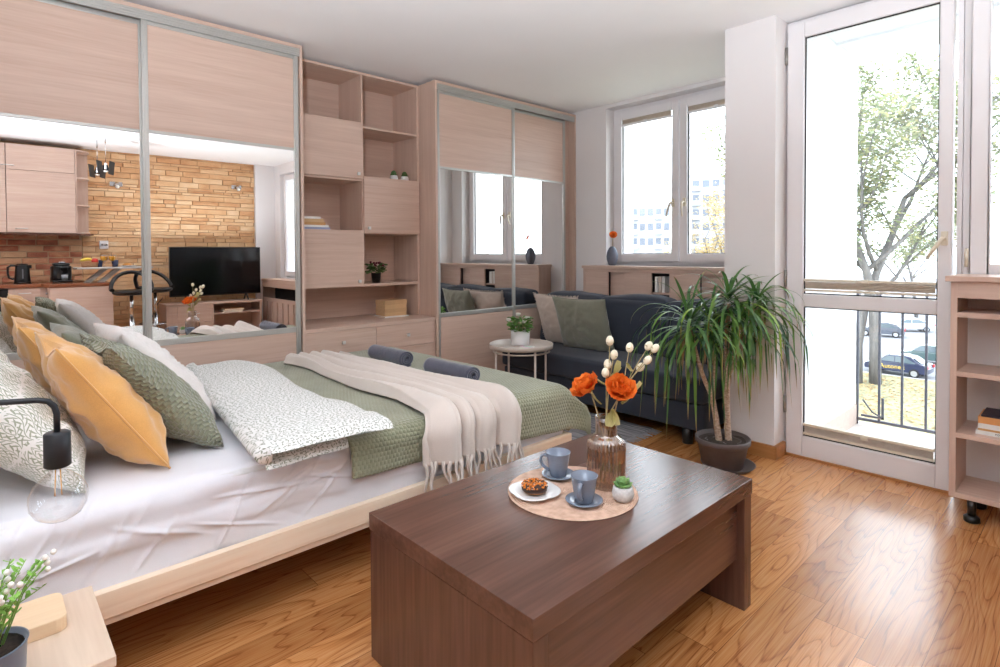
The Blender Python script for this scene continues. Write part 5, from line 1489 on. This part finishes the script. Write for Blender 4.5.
def tree(x, y, H, label, seed, trunks, lm, n_leaf, R_=6., ls=.16, group='trees outside the windows', low=.28):
    t = thing('tree', label, 'tree', (x, y, G), group=group)
    rr = random.Random(seed); tips = []
    tb = MB()
    def branch(p, d, L, r, depth):
        pts = [p]; q = p.copy(); dd = d.copy(); n = 5
        for i in range(n):
            dd = (dd + Vector((rr.uniform(-.16, .16), rr.uniform(-.16, .16), rr.uniform(-.02, .12)))).normalized()
            q = q + dd * L / n; pts.append(q.copy())
        tb.tube(pts, [r * (1 - .55 * i / n) for i in range(n + 1)], 8 if depth < 2 else 5)
        if depth >= 3: tips.extend(pts[1:]); return
        if depth >= 1: tips.extend(pts[3:])
        for k in range(4 if depth else 6):
            i = rr.randint(2, n); az = rr.random() * 6.28; up = rr.uniform(.15, .9)
            nd = (Vector((cos(az), sin(az), up)) + dd * .5).normalized()
            branch(pts[i], nd, L * rr.uniform(.45, .68), r * .42, depth + 1)
    for dx, dy, lean, r in trunks:
        branch(Vector((x + dx, y + dy, G)), Vector((lean[0], lean[1], 1)).normalized(), H * .62, r, 0)
    tb.build('trunk_and_branches', BARKO, t)
    fb = MB()
    for k in range(n_leaf):
        p = rr.choice(tips) + Vector((rr.gauss(0, .45), rr.gauss(0, .45), rr.gauss(-.1, .4)))
        if p.z < G + H * low: continue
        a = rr.random() * 6.28; e = rr.uniform(-1, 1); s = ls * rr.uniform(.6, 1.3)
        u = Vector((cos(a), sin(a), e * .6)).normalized(); w = Vector((-sin(a), cos(a), rr.uniform(-.8, .8))).normalized()
        fb.add([p + u * s, p + w * s * .55, p - u * s, p - w * s * .55], [(0, 1, 2, 3)])
    f = fb.build('foliage', lm, t, merge=False); f['kind'] = 'stuff'
    return t
tree(41.4, 10.3, 19.5, 'tall tree with two grey trunks and thinning yellow-green leaves outside the balcony', 3, ((.25, -.35, (.0, -.03), .36), (-.2, .55, (.0, .02), .34)), LEAFG, 26000, ls=.17, low=.27)
tree(80., 15., 14., 'smaller yellow-green tree further off, at the right side of the balcony view', 5, ((0, 0, (.02, .02), .22),), LEAFG, 6000, ls=.15, low=.2)
tree(58., 28.0, 13.5, 'golden autumn tree outside the alcove window, near the pillar', 8, ((0, 0, (.02, .0), .22),), LEAFY, 4500, ls=.16, low=.2)
# cars
CARGL = plain('car_window_glass', lin(86, 98, 104), .1, var=.03)
TYRE = plain('tyre_rubber', lin(30, 30, 32), .8)
RIMM = plain('wheel_rim', lin(190, 192, 196), .3, .7)
GOLD = plain('gold_lettering', lin(226, 190, 96), .5)
def car(x, y, rz, paint, label, L=3.75, W=1.66, lettering=None):
    t = thing('car', label, 'car', (x, y, G - .06), rz, 'parked cars')
    k = L / 3.75
    low = [(-1.85, .30), (-1.87, .52), (-1.80, .70), (-1.10, .86), (.0, .90), (1.30, .93), (1.78, .90), (1.86, .62), (1.84, .30)]
    def loft(prof, wf, bm, n=6):
        vs = []; m = len(prof)
        for j in range(n + 1):
            s_ = 2 * j / n - 1
            for (px, pz) in prof: vs.append((px * k * (1 - .03 * s_ * s_), s_ * W / 2 * wf(pz), pz))
        fs = [(j * m + i, j * m + (i + 1) % m, (j + 1) * m + (i + 1) % m, (j + 1) * m + i) for j in range(n) for i in range(m)]
        fs += [tuple(range(m))[::-1], tuple(range(n * m, n * m + m))]
        bm.add(vs, fs)
        return bm
    loft(low, lambda z: 1. if z < .75 else .95, MB()).build('body', paint, t, local=True, bevel=.05, seg=3)
    roof = [(-1.02, .86), (-.45, 1.30), (-.30, 1.37), (.55, 1.40), (.95, 1.32), (1.55, .92)]
    loft(roof, lambda z: .93 - .30 * max(0, z - .88), MB()).build('roof', paint, t, local=True, bevel=.04, seg=3)
    g = MB()
    for s_ in (-1, 1):
        y0 = lambda z: s_ * W / 2 * (.935 - .30 * max(0, z - .88)) + s_ * .008
        for poly in ([(-.86, .93), (-.42, 1.26), (-.02, 1.30), (-.02, .93)], [(.04, .93), (.04, 1.30), (.62, 1.29), (1.22, .96), (1.18, .93)]):
            g.add([(px * k, y0(pz), pz) for px, pz in poly], [tuple(range(len(poly)))])
    g.add([(-1.0 * k, -.62, .90), (-1.0 * k, .62, .90), (-.50 * k, .56, 1.30), (-.50 * k, -.56, 1.30)], [(0, 1, 2, 3)])
    g.add([(1.50 * k, -.60, .97), (1.50 * k, .60, .97), (1.05 * k, .54, 1.30), (1.05 * k, -.54, 1.30)], [(0, 1, 2, 3)])
    g.build('window', CARGL, t, local=True, merge=False)
    for wx in (-1.18, 1.15):
        for s_ in (-1, 1):
            w = MB().tube([(wx * k, s_ * (W / 2 - .17), .30), (wx * k, s_ * (W / 2 + .01), .30)], .30, 22).build('wheel', TYRE, t, local=True)
            MB().tube([(wx * k, s_ * (W / 2 + .005), .30), (wx * k, s_ * (W / 2 + .02), .30)], .19, 18).build('wheel_rim', RIMM, w, local=True)
    for s_ in (-1, 1):
        MB().box(1.80 * k, 1.875 * k, s_ * .62 - .12, s_ * .62 + .12, .66, .86).build('tail_light', plain('red_lamp', lin(190, 30, 34), .3), t, local=True, bevel=.02)
        MB().box(-1.86 * k, -1.78 * k, s_ * .6 - .14, s_ * .6 + .14, .56, .70).build('headlight', plain('clear_lamp', lin(220, 224, 228), .2), t, local=True, bevel=.02)
    if lettering:
        text_mesh('lettering', lettering, .40, GOLD, t, (-.10, -W / 2 - .012, .60), Matrix.Rotation(radians(90), 3, 'X') @ Matrix.Rotation(radians(2), 3, 'Z'), .004, 1.05)
    return t
NAVYP = plain('navy_car_paint', lin(36, 44, 72), .25, var=.02, coat=.6); GREENC = plain('grey_green_car_paint', lin(74, 92, 92), .25, var=.02, coat=.6)
SILV = plain('silver_car_paint', lin(180, 184, 190), .3, .4, var=.02)
car(46.4, 9.72, radians(-90 - 6), NAVYP, 'dark blue car with gold lettering on its side, parked by the lawn', 3.75, lettering='Autonex')
car(52.6, 9.0, radians(-90), GREENC, 'grey-green car parked behind the dark blue one', 4.2)
car(72., 14.2, radians(-60), SILV, 'silver car far across the car park', 4.2)
car(66., 15.3, radians(-80), plain('dark_grey_car_paint', lin(78, 82, 92), .3), 'dark grey car partly behind the tree trunk', 4.0)
# apartment blocks beyond the alcove window
PANEL = plain('pale_render', lin(168, 168, 168), .9, var=.02, scale=.3); WINB = plain('bluish_windows', lin(100, 106, 116), .3, var=.15, scale=.4)
BALC = plain('balcony_panel', lin(168, 172, 182), .8)
def block(c, yaw, W, D, H, fl, bays, label):
    t = thing('apartment_block', label, 'building', (c[0], c[1], G - .06), yaw, 'apartment blocks far off')
    MB().box(-D / 2, D / 2, -W / 2, W / 2, 0, H).build('walls', PANEL, t, local=True)
    MB().box(-D / 2 - .2, D / 2 + .2, -W / 2 - .2, W / 2 + .2, H, H + .5).build('roof', BALC, t, local=True)
    fh = H / fl; bw = W / bays
    for f in range(fl):
        for j in range(bays):
            y0 = -W / 2 + j * bw
            w = MB()
            w.box(-D / 2 - .05, -D / 2 + .05, y0 + bw * .18, y0 + bw * .82, f * fh + .9, f * fh + 2.3)
            o = w.build('window', WINB, t, local=True)
            if j % 3 == 1: MB().box(-D / 2 - 1.0, -D / 2 - .06, y0 + bw * .05, y0 + bw * .95, f * fh + .05, f * fh + 1.05).build('balcony', BALC, t, local=True)
block((104.5, 66.8), radians(33), 9.5, 10, 18., 6, 6, 'pale apartment block far off, seen through the left sash of the alcove window')
block((120, 55.5), radians(25), 16, 12, 24.2, 8, 8, 'taller pale apartment block seen through the right sash of the alcove window')
# ------------------------------------------------------------------ light and camera
wd = bpy.data.worlds.new('overcast_sky'); SC.world = wd; wd.use_nodes = True
nt = wd.node_tree; nt.nodes.clear()
o_ = nt.nodes.new('ShaderNodeOutputWorld'); bg = nt.nodes.new('ShaderNodeBackground')
bg.inputs[0].default_value = (.82, .91, 1., 1); bg.inputs[1].default_value = 6.2
nt.links.new(bg.outputs[0], o_.inputs[0])

def portal(name, loc, sy, sz):
    l = bpy.data.lights.new(name, 'AREA'); l.shape = 'RECTANGLE'; l.size = sy; l.size_y = sz
    l.cycles.is_portal = True
    o = bpy.data.objects.new(name, l); COL.objects.link(o); o.location = loc
    o.rotation_euler = Matrix(((0, 0, 1), (-1, 0, 0), (0, -1, 0))).to_euler()
    return o
portal('window_portal', (4.74, 2.48, 1.82), 1.4, 1.5)
portal('window_portal', (4.74, .18, 1.3), 2.15, 2.6)
portal('window_portal', (3.76, -1.25, 1.63), .6, 1.6)
def lamp(name, loc, power, r, col=(1, .93, .84)):
    l = bpy.data.lights.new(name, 'POINT'); l.energy = power; l.shadow_soft_size = r; l.color = col
    o = bpy.data.objects.new(name, l); COL.objects.link(o); o.location = loc
def uplight(name, loc, power, cone=150, col=(.82, .91, 1.), tilt=0.):
    l = bpy.data.lights.new(name, 'SPOT'); l.energy = power; l.spot_size = radians(cone); l.spot_blend = .6; l.shadow_soft_size = .08; l.color = col
    o = bpy.data.objects.new(name, l); COL.objects.link(o); o.location = loc; o.rotation_euler = Vector((.68 * sin(tilt), .73 * sin(tilt), cos(tilt))).to_track_quat('-Z', 'Y').to_euler()
uplight('ceiling_bounce_fill', (-.15, .15, 1.22), 400, 140, tilt=radians(19))  # added fill spot without a fixture, bounced off the ceiling to brighten the room
uplight('ceiling_bounce_fill', (2.2, -.7, .9), 75)  # weaker added fill for the stone wall side, also without a fixture

f_, cy_, th_, pi_, ro_ = 564.42, 264.38, 0.822401, 0.0204133, 0.0052064
Fv = Vector((cos(th_) * cos(pi_), sin(th_) * cos(pi_), -sin(pi_)))
Rv = Vector((sin(th_), -cos(th_), 0)); Dv = Fv.cross(Rv)
R2 = Rv * cos(ro_) + Dv * sin(ro_); D2 = -Rv * sin(ro_) + Dv * cos(ro_)
cam = bpy.data.cameras.new('camera'); co = bpy.data.objects.new('camera', cam); COL.objects.link(co)
co.matrix_world = Matrix(((R2.x, -D2.x, -Fv.x, 0), (R2.y, -D2.y, -Fv.y, 0), (R2.z, -D2.z, -Fv.z, 1.21), (0, 0, 0, 1)))
cam.sensor_fit = 'HORIZONTAL'; cam.sensor_width = 36; cam.lens = f_ / 1000 * 36; cam.shift_y = (cy_ - 333.5) / 1000
cam.clip_start = .02; cam.clip_end = 1000
SC.camera = co
vs = SC.view_settings
SC.display_settings.display_device = 'sRGB'
vs.view_transform = 'Standard'; vs.look = 'None'; vs.gamma = 1; vs.use_curve_mapping = False; vs.exposure = .23
cy = SC.cycles
cy.max_bounces = 10; cy.diffuse_bounces = 7; cy.glossy_bounces = 5; cy.transparent_max_bounces = 24; cy.transmission_bounces = 6
cy.use_denoising = True
cy.sample_clamp_indirect = 8; cy.caustics_reflective = True; cy.caustics_refractive = False
